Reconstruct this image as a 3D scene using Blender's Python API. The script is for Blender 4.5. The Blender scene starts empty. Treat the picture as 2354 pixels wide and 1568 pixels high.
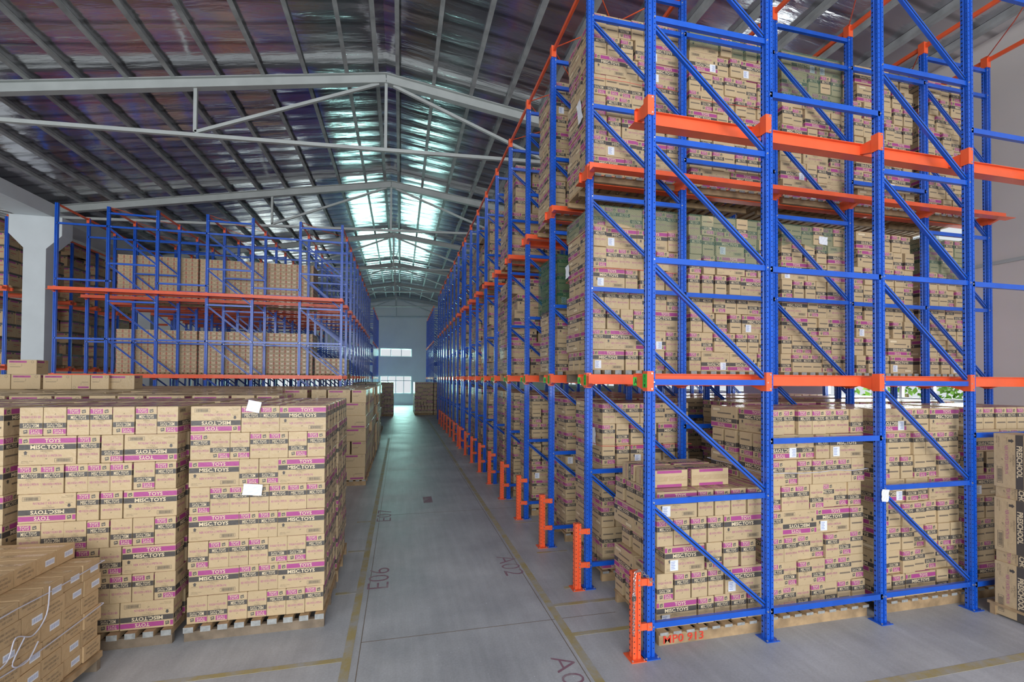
import bpy, math, random
import numpy as np
from mathutils import Matrix, Vector
R = random.Random(7)
PI = math.pi
sc = bpy.context.scene
COL = sc.collection

# ------------------------------------------------------------------ camera
F, YAW, PIT, ROL, CX, CY, EYE = 1038.51, 0.2287, 0.0149, 0.0069, 1162.56, 854.79, 2.2
cam = bpy.data.cameras.new('camera'); camo = bpy.data.objects.new('camera', cam); COL.objects.link(camo)
cam.sensor_fit = 'HORIZONTAL'; cam.sensor_width = 36.0
cam.lens = 36.0 * F / 2354.0
cam.shift_x = (1177.0 - CX) / 2354.0
cam.shift_y = (CY - 784.0) / 2354.0
cam.clip_start = 0.05; cam.clip_end = 300
_r = Vector((math.cos(YAW), -math.sin(YAW), 0)); _f = Vector((math.sin(YAW), math.cos(YAW), 0)); _u = Vector((0, 0, 1))
_f2 = math.cos(PIT) * _f + math.sin(PIT) * _u; _u2 = math.cos(PIT) * _u - math.sin(PIT) * _f
_r3 = math.cos(ROL) * _r + math.sin(ROL) * _u2; _u3 = math.cos(ROL) * _u2 - math.sin(ROL) * _r
camo.matrix_world = Matrix(((_r3.x, _u3.x, -_f2.x, 0), (_r3.y, _u3.y, -_f2.y, 0), (_r3.z, _u3.z, -_f2.z, EYE), (0, 0, 0, 1)))
sc.camera = camo

# ------------------------------------------------------------------ light
sc.view_settings.view_transform = 'Standard'; sc.view_settings.look = 'None'
sc.view_settings.exposure = 0.0; sc.view_settings.gamma = 1.0; sc.view_settings.use_curve_mapping = False
w = bpy.data.worlds.new('sky'); sc.world = w; w.use_nodes = True
bg = w.node_tree.nodes['Background']; bg.inputs[0].default_value = (0.90, 0.96, 1.0, 1); bg.inputs[1].default_value = 0.80
sc.cycles.use_denoising = True
sc.cycles.max_bounces = 8; sc.cycles.diffuse_bounces = 5; sc.cycles.glossy_bounces = 3; sc.cycles.transparent_max_bounces = 6
sc.cycles.sample_clamp_indirect = 4.0

def area(name, loc, rot, sx, sy, power, col=(0.9, 1, 0.98)):
    l = bpy.data.lights.new(name, 'AREA'); l.shape = 'RECTANGLE'; l.size = sx; l.size_y = sy; l.energy = power; l.color = col
    o = bpy.data.objects.new(name, l); COL.objects.link(o); o.location = loc; o.rotation_euler = rot
    return o
# daylight standing outside the window openings (far gable, right wall) and the open loading side behind the camera
area('daylight_far_high', (-0.35, 37.55, 4.25), (PI/2, 0, PI), 2.6, 0.75, 230, (0.55, 1, 0.90))
area('daylight_far_low', (-0.35, 37.55, 1.65), (PI/2, 0, PI), 2.6, 1.5, 290, (0.50, 1, 0.88))
area('daylight_far_left', (-7.0, 37.55, 1.65), (PI/2, 0, PI), 6.5, 1.5, 170, (0.85, 1, 0.96))
area('daylight_loading_side', (-3.0, -13.0, 4.2), (PI/2, 0, 0), 24.0, 7.5, 2900, (0.96, 0.98, 1))
area('added_left_fill', (-19.6, 12.0, 4.0), (0, -PI/2, 0), 3.0, 34.0, 500, (0.93, 0.98, 1))  # added fill brightening the dim west side; the left wall has no openings
area('daylight_right_windows', (9.3, 9.0, 2.6), (0, PI/2, 0), 1.4, 9.0, 500, (0.9, 1, 1))

# ------------------------------------------------------------------ materials
def mat(name, col, rough=0.6, metal=0.0, noise=0.0, nscale=8.0, bump=0.0, coat=0.0, spec=0.5, bscale=None):
    m = bpy.data.materials.new(name); m.use_nodes = True; nt = m.node_tree; b = nt.nodes['Principled BSDF']
    b.inputs['Base Color'].default_value = (*col, 1); b.inputs['Roughness'].default_value = rough
    b.inputs['Metallic'].default_value = metal; b.inputs['Specular IOR Level'].default_value = spec
    if coat: b.inputs['Coat Weight'].default_value = coat; b.inputs['Coat Roughness'].default_value = 0.12
    if noise or bump:
        g = nt.nodes.new('ShaderNodeNewGeometry')
        n = nt.nodes.new('ShaderNodeTexNoise'); n.inputs['Scale'].default_value = nscale; n.inputs['Detail'].default_value = 4
        nt.links.new(g.outputs['Position'], n.inputs['Vector'])
        if noise:
            r = nt.nodes.new('ShaderNodeMapRange'); r.inputs[1].default_value = 0.3; r.inputs[2].default_value = 0.7
            r.inputs[3].default_value = 1 - noise; r.inputs[4].default_value = 1 + noise
            nt.links.new(n.outputs[0], r.inputs[0])
            v = nt.nodes.new('ShaderNodeVectorMath'); v.operation = 'SCALE'; v.inputs[0].default_value = col
            nt.links.new(r.outputs[0], v.inputs['Scale']); nt.links.new(v.outputs[0], b.inputs['Base Color'])
        if bump:
            n2 = n
            if bscale:
                n2 = nt.nodes.new('ShaderNodeTexNoise'); n2.inputs['Scale'].default_value = bscale; n2.inputs['Detail'].default_value = 3
                nt.links.new(g.outputs['Position'], n2.inputs['Vector'])
            bp = nt.nodes.new('ShaderNodeBump'); bp.inputs['Strength'].default_value = bump; bp.inputs['Distance'].default_value = 0.02
            nt.links.new(n2.outputs[0], bp.inputs['Height']); nt.links.new(bp.outputs[0], b.inputs['Normal'])
            if coat: nt.links.new(bp.outputs[0], b.inputs['Coat Normal'])
    return m

def rnd_card(name, col, coat):
    """corrugated board; tone differs a little from carton to carton"""
    m = mat(name, col, 0.62, 0, 0, 5, 0.25, coat, 0.35, 26)
    nt = m.node_tree; b = nt.nodes['Principled BSDF']
    oi = nt.nodes.new('ShaderNodeObjectInfo'); g = nt.nodes.new('ShaderNodeNewGeometry')
    n = nt.nodes.new('ShaderNodeTexNoise'); n.inputs['Scale'].default_value = 3.1; n.inputs['Detail'].default_value = 5
    nt.links.new(g.outputs['Position'], n.inputs['Vector'])
    a = nt.nodes.new('ShaderNodeMath'); a.operation = 'MULTIPLY_ADD'; a.inputs[1].default_value = 0.10; a.inputs[2].default_value = 0.86
    nt.links.new(oi.outputs['Random'], a.inputs[0])
    a2 = nt.nodes.new('ShaderNodeMath'); a2.operation = 'MULTIPLY_ADD'; a2.inputs[1].default_value = 0.18
    nt.links.new(n.outputs[0], a2.inputs[0]); nt.links.new(a.outputs[0], a2.inputs[2])
    v = nt.nodes.new('ShaderNodeVectorMath'); v.operation = 'SCALE'; v.inputs[0].default_value = col
    nt.links.new(a2.outputs[0], v.inputs['Scale']); nt.links.new(v.outputs[0], b.inputs['Base Color'])
    return m

M = {}
def worn(name, col, thr):
    m = bpy.data.materials.new(name); m.use_nodes = True; nt = m.node_tree; b = nt.nodes['Principled BSDF']; L = nt.links.new; N = nt.nodes.new
    g = N('ShaderNodeNewGeometry'); n = N('ShaderNodeTexNoise'); n.inputs['Scale'].default_value = 5; n.inputs['Detail'].default_value = 9; n.inputs['Roughness'].default_value = 0.7; L(g.outputs['Position'], n.inputs['Vector'])
    r = N('ShaderNodeValToRGB'); e = r.color_ramp.elements; e[0].position = thr-0.12; e[0].color = (*col, 1); e[1].position = thr+0.12; e[1].color = (0.43, 0.44, 0.44, 1)
    L(n.outputs[0], r.inputs[0]); L(r.outputs[0], b.inputs['Base Color']); b.inputs['Roughness'].default_value = 0.6
    return m
M['card'] = rnd_card('cardboard_film_wrapped', (0.58, 0.435, 0.255), 0.3)
M['brown'] = rnd_card('cardboard_plain', (0.56, 0.39, 0.215), 0.0)
M['cream'] = mat('unprinted_board', (0.80, 0.66, 0.44), 0.6)
M['magenta'] = mat('magenta_print', (0.43, 0.07, 0.26), 0.5, coat=0.2, bump=0.2, nscale=26)
M['dark'] = mat('dark_grey_print', (0.085, 0.075, 0.068), 0.5, coat=0.2, bump=0.2, nscale=26)
M['ink'] = mat('grey_ink', (0.20, 0.155, 0.11), 0.6)
M['paper'] = mat('white_paper', (0.85, 0.87, 0.92), 0.6)
M['paperink'] = mat('label_ink', (0.33, 0.38, 0.62), 0.6)
M['red'] = mat('red_print', (0.50, 0.10, 0.09), 0.6)
M['tape'] = mat('clear_parcel_tape', (0.55, 0.40, 0.23), 0.2, coat=0.6, bump=0.3, nscale=30)
M['blue'] = mat('blue_enamel', (0.009, 0.105, 0.60), 0.28, 0.0, 0.12, 6, coat=0.35)
M['blue2'] = M['blue']
M['orange'] = mat('orange_enamel', (0.93, 0.135, 0.042), 0.38, 0, 0.08, 6, coat=0.25)
M['hole'] = mat('punched_hole', (0.006, 0.009, 0.03), 0.8)
M['bolt'] = mat('zinc_bolt', (0.72, 0.74, 0.76), 0.3, 0.9)
M['wood'] = mat('pallet_wood', (0.42, 0.285, 0.155), 0.75, 0, 0.30, 9, 0.2)
M['darkwood'] = mat('weathered_wood', (0.22, 0.17, 0.12), 0.85, 0, 0.3, 9, 0.2)
M['endwood'] = mat('grey_end_grain', (0.36, 0.37, 0.36), 0.8, 0, 0.25, 30)
M['white'] = mat('white_plaster', (0.66, 0.71, 0.73), 0.8, 0, 0.04, 2)
M['wallgrey'] = mat('grey_wall_paint', (0.62, 0.58, 0.55), 0.85, 0, 0.05, 0.7)
M['farwall'] = mat('far_wall_paint', (0.82, 0.83, 0.80), 0.85, 0, 0.05, 0.7)
M['steel'] = mat('grey_painted_steel', (0.43, 0.46, 0.45), 0.5, 0, 0.08, 3)
M['purlin'] = mat('galvanised_purlin', (0.36, 0.38, 0.38), 0.5, 0.1, 0.25, 4)
M['green'] = mat('green_sticker', (0.04, 0.52, 0.06), 0.45)
M['black'] = mat('black_ink', (0.02, 0.03, 0.02), 0.6)
M['yellow'] = worn('worn_yellow_floor_paint', (0.44, 0.36, 0.16), 0.54)
M['floorred'] = worn('faded_red_stencil', (0.30, 0.16, 0.21), 0.60)
M['chain'] = mat('steel_chain', (0.55, 0.56, 0.56), 0.3, 0.9)
M['redpaint'] = mat('red_spray_paint', (0.75, 0.06, 0.03), 0.6)
M['strap'] = mat('white_plastic_strap', (0.62, 0.62, 0.72), 0.35)
M['twine'] = mat('red_twine', (0.75, 0.13, 0.10), 0.5)
M['winframe'] = mat('white_window_frame', (0.7, 0.78, 0.78), 0.5)
M['leaf'] = mat('leaf_green', (0.20, 0.42, 0.05), 0.5, 0, 0.4, 8)
M['outwood'] = mat('grass_outside', (0.16, 0.25, 0.08), 0.9, 0, 0.3, 2)

# glossy, rumpled insulation foil under the roof
def foil():
    m = bpy.data.materials.new('roof_insulation_foil'); m.use_nodes = True; nt = m.node_tree; b = nt.nodes['Principled BSDF']
    L = nt.links.new; N = nt.nodes.new
    b.inputs['Metallic'].default_value = 0.92
    g = N('ShaderNodeNewGeometry')
    mp = N('ShaderNodeMapping'); mp.inputs['Scale'].default_value = (0.35, 5.0, 5.0); L(g.outputs['Position'], mp.inputs[0])
    n = N('ShaderNodeTexNoise'); n.inputs['Scale'].default_value = 1.4; n.inputs['Detail'].default_value = 6; L(mp.outputs[0], n.inputs['Vector'])
    mp2 = N('ShaderNodeMapping'); mp2.inputs['Scale'].default_value = (0.12, 0.7, 0.7); L(g.outputs['Position'], mp2.inputs[0])
    n2 = N('ShaderNodeTexNoise'); n2.inputs['Scale'].default_value = 1.0; n2.inputs['Detail'].default_value = 3; L(mp2.outputs[0], n2.inputs['Vector'])
    cr = N('ShaderNodeValToRGB'); cr.color_ramp.elements[0].color = (0.42, 0.41, 0.46, 1); cr.color_ramp.elements[1].color = (0.80, 0.79, 0.80, 1)
    cr.color_ramp.elements[0].position = 0.3; cr.color_ramp.elements[1].position = 0.72
    L(n2.outputs[0], cr.inputs[0])
    r = N('ShaderNodeMapRange'); r.inputs[3].default_value = 0.06; r.inputs[4].default_value = 0.24; L(n.outputs[0], r.inputs[0]); L(r.outputs[0], b.inputs['Roughness'])
    wv = N('ShaderNodeTexWave'); wv.wave_type = 'BANDS'; wv.bands_direction = 'Y'; wv.inputs['Scale'].default_value = 0.62
    wv.inputs['Distortion'].default_value = 1.2; wv.inputs['Detail'].default_value = 2; L(g.outputs['Position'], wv.inputs['Vector'])
    sm = N('ShaderNodeMapRange'); sm.inputs[1].default_value = 0.0; sm.inputs[2].default_value = 0.16; sm.inputs[3].default_value = 0.55; sm.inputs[4].default_value = 1.0
    L(wv.outputs[1], sm.inputs[0]); vs = N('ShaderNodeVectorMath'); vs.operation = 'SCALE'; L(cr.outputs[0], vs.inputs[0]); L(sm.outputs[0], vs.inputs['Scale']); L(vs.outputs[0], b.inputs['Base Color'])
    ad = N('ShaderNodeMath'); ad.operation = 'MULTIPLY_ADD'; ad.inputs[1].default_value = 0.55; L(wv.outputs[1], ad.inputs[0]); L(n.outputs[0], ad.inputs[2])
    bp = N('ShaderNodeBump'); bp.inputs['Strength'].default_value = 0.42; bp.inputs['Distance'].default_value = 0.04
    L(ad.outputs[0], bp.inputs['Height']); L(bp.outputs[0], b.inputs['Normal'])
    return m
M['foil'] = foil()

def floor_mat():
    m = bpy.data.materials.new('polished_concrete'); m.use_nodes = True; nt = m.node_tree; b = nt.nodes['Principled BSDF']
    L = nt.links.new; N = nt.nodes.new
    g = N('ShaderNodeNewGeometry')
    n = N('ShaderNodeTexNoise'); n.inputs['Scale'].default_value = 1.1; n.inputs['Detail'].default_value = 8; n.inputs['Roughness'].default_value = 0.62; L(g.outputs['Position'], n.inputs['Vector'])
    cr = N('ShaderNodeValToRGB'); e = cr.color_ramp.elements
    e[0].position = 0.33; e[0].color = (0.38, 0.395, 0.42, 1); e[1].position = 0.68; e[1].color = (0.57, 0.59, 0.61, 1)
    L(n.outputs[0], cr.inputs[0])
    # tyre drag marks along the aisle
    mp = N('ShaderNodeMapping'); mp.inputs['Scale'].default_value = (7, 0.5, 1); mp.inputs['Rotation'].default_value = (0, 0, 0.12); L(g.outputs['Position'], mp.inputs[0])
    n2 = N('ShaderNodeTexNoise'); n2.inputs['Scale'].default_value = 2; n2.inputs['Detail'].default_value = 5; L(mp.outputs[0], n2.inputs['Vector'])
    r2 = N('ShaderNodeMapRange'); r2.inputs[1].default_value = 0.35; r2.inputs[2].default_value = 0.65; r2.inputs[3].default_value = 0.93; r2.inputs[4].default_value = 1.04; L(n2.outputs[0], r2.inputs[0])
    n3 = N('ShaderNodeTexNoise'); n3.inputs['Scale'].default_value = 60; n3.inputs['Detail'].default_value = 3; L(g.outputs['Position'], n3.inputs['Vector'])
    r3 = N('ShaderNodeMapRange'); r3.inputs[3].default_value = 0.82; r3.inputs[4].default_value = 1.18; L(n3.outputs[0], r3.inputs[0])
    mu = N('ShaderNodeMath'); mu.operation = 'MULTIPLY'; L(r2.outputs[0], mu.inputs[0]); L(r3.outputs[0], mu.inputs[1])
    v = N('ShaderNodeVectorMath'); v.operation = 'SCALE'; L(cr.outputs[0], v.inputs[0]); L(mu.outputs[0], v.inputs['Scale'])
    L(v.outputs[0], b.inputs['Base Color'])
    rr = N('ShaderNodeMapRange'); rr.inputs[3].default_value = 0.34; rr.inputs[4].default_value = 0.62; L(n.outputs[0], rr.inputs[0]); L(rr.outputs[0], b.inputs['Roughness'])
    return m
M['floor'] = floor_mat()

def net_mat(name, col, thr):
    m = bpy.data.materials.new(name); m.use_nodes = True; nt = m.node_tree; b = nt.nodes['Principled BSDF']; L = nt.links.new; N = nt.nodes.new
    b.inputs['Base Color'].default_value = (*col, 1)
    g = N('ShaderNodeNewGeometry'); mp = N('ShaderNodeMapping'); mp.inputs['Rotation'].default_value = (0.6, 0.8, 0.5); L(g.outputs['Position'], mp.inputs[0])
    fac = None
    for d in ('X', 'Z'):
        wv = N('ShaderNodeTexWave'); wv.wave_type = 'BANDS'; wv.bands_direction = d; wv.inputs['Scale'].default_value = 22; L(mp.outputs[0], wv.inputs['Vector'])
        c = N('ShaderNodeMath'); c.operation = 'GREATER_THAN'; c.inputs[1].default_value = thr; L(wv.outputs[1], c.inputs[0])
        if fac is None: fac = c
        else:
            mx = N('ShaderNodeMath'); mx.operation = 'MAXIMUM'; L(fac.outputs[0], mx.inputs[0]); L(c.outputs[0], mx.inputs[1]); fac = mx
    L(fac.outputs[0], b.inputs['Alpha'])
    return m
M['net'] = net_mat('pale_green_net', (0.16, 0.30, 0.20), 0.90)
M['netd'] = net_mat('dense_green_net', (0.012, 0.14, 0.06), 0.72)
NAMES = list(M.keys()); IDX = {n: i for i, n in enumerate(NAMES)}

# ------------------------------------------------------------------ geometry collector
class G:
    def __init__(s): s.v = []; s.f = []; s.m = []
    def quad(s, a, b, c, d, m):
        n = len(s.v); s.v += [a, b, c, d]; s.f.append((n, n+1, n+2, n+3)); s.m.append(m)
    def poly(s, pts, m):
        n = len(s.v); s.v += list(pts); s.f.append(tuple(range(n, n+len(pts)))); s.m.append(m)
    def box(s, x0, y0, z0, x1, y1, z1, m):
        n = len(s.v)
        s.v += [(x0,y0,z0),(x1,y0,z0),(x1,y1,z0),(x0,y1,z0),(x0,y0,z1),(x1,y0,z1),(x1,y1,z1),(x0,y1,z1)]
        for q in ((0,3,2,1),(4,5,6,7),(0,1,5,4),(1,2,6,5),(2,3,7,6),(3,0,4,7)):
            s.f.append(tuple(n+i for i in q)); s.m.append(m)
        return s
    def bar(s, a, b, w, h, m, up=(0, 0, 1)):
        """rectangular bar a->b; w across, h along 'up'"""
        a = Vector(a); b = Vector(b); d = (b-a).normalized(); u = Vector(up); x = d.cross(u)
        if x.length < 1e-4: x = Vector((1, 0, 0))
        x.normalize(); u = x.cross(d).normalized(); n = len(s.v)
        for p in (a, b):
            for sx, sz in ((-1,-1),(1,-1),(1,1),(-1,1)): s.v.append(tuple(p + x*sx*w/2 + u*sz*h/2))
        for q in ((0,1,2,3),(7,6,5,4),(0,4,5,1),(1,5,6,2),(2,6,7,3),(3,7,4,0)):
            s.f.append(tuple(n+i for i in q)); s.m.append(m)
        return s
    def chan(s, a, b, w, h, m, up=(0, 0, 1), lip=0.0):
        """C-section brace a->b: web of height h facing the 'x' side, two flanges of depth w"""
        t = 0.004
        a = Vector(a); b = Vector(b); d = (b-a).normalized(); u = Vector(up); x = d.cross(u).normalized(); u = x.cross(d).normalized()
        for o, ww, hh in ((x*(w/2), t, h), (u*(h/2-t/2), w, t), (-u*(h/2-t/2), w, t)):
            s.bar(a+o, b+o, ww, hh, m, up)
        return s
    def tube(s, pts, r, m, n=6):
        pts = [Vector(p) for p in pts]; base = len(s.v); up = Vector((0, 0, 1))
        for i, p in enumerate(pts):
            d = (pts[min(i+1, len(pts)-1)] - pts[max(i-1, 0)]).normalized()
            x = d.cross(up); x = x.normalized() if x.length > 1e-3 else Vector((1, 0, 0)); y = x.cross(d)
            for k in range(n): a = 2*PI*k/n; s.v.append(tuple(p + x*r*math.cos(a) + y*r*math.sin(a)))
        for i in range(len(pts)-1):
            for k in range(n):
                s.f.append((base+i*n+k, base+i*n+(k+1)%n, base+(i+1)*n+(k+1)%n, base+(i+1)*n+k)); s.m.append(m)
        s.f.append(tuple(base+k for k in range(n))[::-1]); s.m.append(m)
        s.f.append(tuple(base+(len(pts)-1)*n+k for k in range(n))); s.m.append(m)
        return s
    def disc(s, c, r, axis, sgn, m, n=6):
        """small n-gon facing axis ('x'/'y')"""
        pts = []
        for k in range(n):
            a = 2*PI*k/n * (1 if sgn > 0 else -1)
            if axis == 'x': pts.append((c[0], c[1]+r*math.cos(a), c[2]+r*math.sin(a)))
            else: pts.append((c[0]+r*math.cos(-a), c[1], c[2]+r*math.sin(-a)))
        s.poly(pts, m)
    def head(s, c, r, m, h=0.006):      # bolt head facing -Y
        n = 6; b = len(s.v)
        for yy, rr in ((0, r), (-h, r*0.8)):
            for k in range(n): a = 2*PI*k/n; s.v.append((c[0]+rr*math.cos(a), c[1]+yy, c[2]+rr*math.sin(a)))
        for k in range(n): s.f.append((b+k, b+(k+1)%n, b+n+(k+1)%n, b+n+k)); s.m.append(m)
        s.f.append(tuple(b+n+k for k in range(n))); s.m.append(m)
    def prism(s, outline, z0, z1, m):
        """closed XY outline (ccw) extruded in z"""
        n = len(outline); b = len(s.v)
        s.v += [(x, y, z0) for x, y in outline] + [(x, y, z1) for x, y in outline]
        for i in range(n): j = (i+1) % n; s.f.append((b+i, b+j, b+n+j, b+n+i)); s.m.append(m)
        s.f.append(tuple(b+n+i for i in range(n))); s.m.append(m)
        s.f.append(tuple(b+i for i in range(n))[::-1]); s.m.append(m)
        return s
    def arrays(s):
        V = np.array(s.v, dtype=np.float32).reshape(-1, 3)
        ls = np.array([len(f) for f in s.f], dtype=np.int32)
        lv = np.array([i for f in s.f for i in f], dtype=np.int32)
        return V, lv, ls, np.array([IDX[m] for m in s.m], dtype=np.int32)
    def mesh(s, name):
        return mesh_from(name, *s.arrays())

def mesh_from(name, V, lv, ls, mi):
    me = bpy.data.meshes.new(name)
    me.vertices.add(len(V)); me.vertices.foreach_set('co', np.ascontiguousarray(V, dtype=np.float32).ravel())
    me.loops.add(len(lv)); me.loops.foreach_set('vertex_index', np.ascontiguousarray(lv, dtype=np.int32))
    me.polygons.add(len(ls)); st = np.zeros(len(ls), dtype=np.int32); st[1:] = np.cumsum(ls)[:-1]
    me.polygons.foreach_set('loop_start', st); me.polygons.foreach_set('loop_total', ls)
    used = sorted(set(mi.tolist())); rm = np.zeros(len(NAMES), dtype=np.int32)
    for k, i in enumerate(used): me.materials.append(M[NAMES[i]]); rm[i] = k
    me.polygons.foreach_set('material_index', rm[mi])
    me.polygons.foreach_set('use_smooth', np.zeros(len(ls), dtype=bool)); me.update(calc_edges=True); me.validate()
    return me

def link(name, me, parent=None, loc=(0, 0, 0), rot=(0, 0, 0)):
    o = bpy.data.objects.new(name, me); COL.objects.link(o); o.location = loc; o.rotation_euler = rot
    if parent: o.parent = parent
    return o
def tag(o, label, cat, group=None, kind=None):
    if label: o['label'] = label
    if cat: o['category'] = cat
    if group: o['group'] = group
    if kind: o['kind'] = kind
    return o
def thing(name, label, cat, loc=(0, 0, 0), rot=(0, 0, 0), group=None):
    return tag(link(name, None, None, loc, rot), label, cat, group)
def struct(name, g):
    o = link(name, g.mesh(name)); o['kind'] = 'structure'; return o
ORD = ['zeroth', 'first', 'second', 'third', 'fourth', 'fifth', 'sixth', 'seventh', 'eighth', 'ninth', 'tenth', 'eleventh', 'twelfth', 'thirteenth', 'fourteenth',
       'fifteenth', 'sixteenth', 'seventeenth', 'eighteenth', 'nineteenth', 'twentieth', 'twenty-first', 'twenty-second', 'twenty-third', 'twenty-fourth', 'twenty-fifth', 'twenty-sixth', 'twenty-seventh', 'twenty-eighth']

# text as flat polygons: unit arrays (verts 0..1 x 0..1)
_tc = {}
def text2d(s, bold=0.012, res=2):
    k = (s, bold, res)
    if k in _tc: return _tc[k]
    c = bpy.data.curves.new('t', 'FONT'); c.body = s; c.resolution_u = res; c.offset = bold; c.size = 1
    o = bpy.data.objects.new('t', c); COL.objects.link(o)
    me = bpy.data.meshes.new_from_object(o.evaluated_get(bpy.context.evaluated_depsgraph_get()))
    V = np.array([v.co[:2] for v in me.vertices]); Fs = [tuple(p.vertices) for p in me.polygons]
    nz = me.polygons[0].normal.z if len(Fs) else 1
    if nz < 0: Fs = [f[::-1] for f in Fs]
    bpy.data.objects.remove(o); bpy.data.curves.remove(c); bpy.data.meshes.remove(me)
    mn, mx = V.min(0), V.max(0); V = (V-mn)/(mx-mn)
    _tc[k] = (V, Fs); return _tc[k]

class Face:
    """2-D drawing plane: origin o, right r, up u (unit vectors), stacked a hair off the surface"""
    def __init__(s, g, o, r, u, e=0.0006):
        s.g = g; s.o = Vector(o); s.r = Vector(r); s.u = Vector(u); s.n = s.r.cross(s.u).normalized(); s.e = e
    def P(s, x, y, k=1): return tuple(s.o + s.r*x + s.u*y + s.n*s.e*k)
    def rect(s, x0, y0, x1, y1, m, k=1): s.g.quad(s.P(x0,y0,k), s.P(x1,y0,k), s.P(x1,y1,k), s.P(x0,y1,k), m)
    def poly(s, pts, m, k=1): s.g.poly([s.P(x, y, k) for x, y in pts], m)
    def text(s, t, x0, y0, x1, y1, m, k=2, bold=0.012, res=2):
        V, Fs = text2d(t, bold, res); n = len(s.g.v)
        s.g.v += [s.P(x0+(x1-x0)*a, y0+(y1-y0)*b, k) for a, b in V]
        for f in Fs: s.g.f.append(tuple(n+i for i in f)); s.g.m.append(m)

def logo(fc, cx, cy, w, h):
    a = 0.12
    fc.poly([(cx-w/2+w*a*0.2, cy-h/2-h*0.08), (cx+w/2, cy-h/2+h*0.10), (cx+w/2-w*0.1, cy+h/2+h*0.08), (cx-w/2, cy+h/2-h*0.10)], 'dark')
    pts = [(cx + w*0.32*math.cos(t), cy + h*0.02 - h*0.30*math.sin(-t)) for t in [PI + PI*i/5 for i in range(6)]]
    inn = [(cx + w*0.22*math.cos(t), cy + h*0.06 - h*0.17*math.sin(-t)) for t in [PI + PI*i/5 for i in range(6)]]
    for i in range(5): fc.poly([pts[i], pts[i+1], inn[i+1], inn[i]], 'cream', 2)
    for sx in (-0.16, 0.12): fc.rect(cx+w*sx, cy+h*0.16, cx+w*(sx+0.09), cy+h*0.30, 'cream', 2)

def toy_long(fc, W, H, lod, head='MISC.TOYS'):
    fx = lambda p: p/1090*W
    fy = lambda p: H - p/625*H
    fc.rect(0.001, fy(150), fx(65), fy(45), 'magenta'); fc.rect(fx(195), fy(150), W-0.001, fy(45), 'magenta')
    fc.rect(0.001, fy(290), W-0.001, fy(175), 'dark')
    fc.text('TOYS', fx(490), fy(137), fx(790), fy(56), 'cream', bold=0.02, res=1 if lod else 2)
    fc.text(head, fx(220), fy(275), fx(860), fy(188), 'cream', bold=0.03, res=1 if lod else 2)
    logo(fc, fx(128), fy(98), fx(80), H*75/625)
    fc.poly([(fx(105), fy(395)), (fx(155), fy(395)), (fx(155), fy(350)), (fx(175), fy(350)), (fx(130), fy(312)), (fx(85), fy(350)), (fx(105), fy(350))], 'dark')
    if lod:
        fc.rect(fx(235), fy(445), fx(810), fy(408), 'magenta' if lod > 5 else 'ink'); fc.rect(fx(680), fy(570), fx(1015), fy(480), 'ink')
        fc.rect(fx(690), fy(563), fx(1005), fy(487), 'cream', 2)
    else:
        fc.text('343820001', fx(410), fy(338), fx(635), fy(302), 'ink', 1, 0, 1); fc.text('2 Pcs', fx(470), fy(375), fx(560), fy(345), 'ink', 1, 0, 1)
        fc.text('NER VORTEX LUMITRON', fx(230), fy(450), fx(810), fy(398), 'magenta', 1, 0, 1)
        fc.text('#F', fx(500), fy(505), fx(545), fy(473), 'ink', 1, 0.0, 1)
        fc.text('This End Up', fx(60), fy(430), fx(195), fy(405), 'ink', 1, 0, 1)
        fc.text('CARTON NO. 37 XG60', fx(50), fy(548), fx(280), fy(528), 'ink', 1, 0, 1); fc.text('Made in China', fx(50), fy(578), fx(200), fy(558), 'ink', 1, 0, 1)
        x0, x1, y0, y1 = 680, 1015, 570, 483
        for a in ((x0, y0, x1, y0-5), (x0, y1+5, x1, y1), (x0, y0, x0+5, y1), (x1-5, y0, x1, y1)): fc.rect(fx(a[0]), fy(a[1]), fx(a[2]), fy(a[3]), 'dark')
        x = 715; rr = random.Random(3)
        while x < 985: wd = rr.choice((4, 6, 9)); fc.rect(fx(x), fy(558), fx(x+wd), fy(495), 'dark'); x += wd + rr.choice((5, 7))
def toy_end(fc, W, H, lod, head='MISC.TOYS'):
    fx = lambda p: p/440*W
    fy = lambda p: H - p/625*H
    fc.rect(0.001, fy(147), fx(252), fy(42), 'magenta'); fc.rect(0.001, fy(282), W-0.001, fy(172), 'dark')
    fc.text('TOYS', fx(45), fy(135), fx(225), fy(52), 'cream', bold=0.012, res=1 if lod else 2)
    fc.text(head, fx(72), fy(268), fx(375), fy(184), 'cream', bold=0.012, res=1 if lod else 2)
    logo(fc, fx(328), fy(95), fx(80), H*75/625)
    if lod:
        fc.rect(fx(50), fy(450), fx(400), fy(412), 'ink'); 
    else:
        fc.text('343820001', fx(155), fy(322), fx(290), fy(290), 'ink', 1, 0, 1); fc.text('2 Pcs', fx(185), fy(362), fx(250), fy(335), 'ink', 1, 0, 1)
        fc.text('NER VORTEX LUMITRON', fx(40), fy(440), fx(400), fy(388), 'magenta', 1, 0, 1)
        fc.text('#F', fx(200), fy(490), fx(228), fy(460), 'ink', 1, 0.0, 1)

def shell(g, L, W, H, m, c=0.004):
    """chamfered board box, centred in x/y, base at z=0"""
    x, y = L/2, W/2; b = len(g.v)
    def ring(i, z): return [(-x+i, -y+i, z), (x-i, -y+i, z), (x-i, y-i, z), (-x+i, y-i, z)]
    g.v += ring(c, 0) + ring(0, c) + ring(0, H-c) + ring(c, H)
    for k in range(3):
        for i in range(4): j = (i+1) % 4; g.f.append((b+4*k+i, b+4*k+j, b+4*k+4+j, b+4*k+4+i)); g.m.append(m)
    g.f.append((b+12, b+13, b+14, b+15)); g.m.append(m); g.f.append((b+3, b+2, b+1, b)); g.m.append(m)

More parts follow.
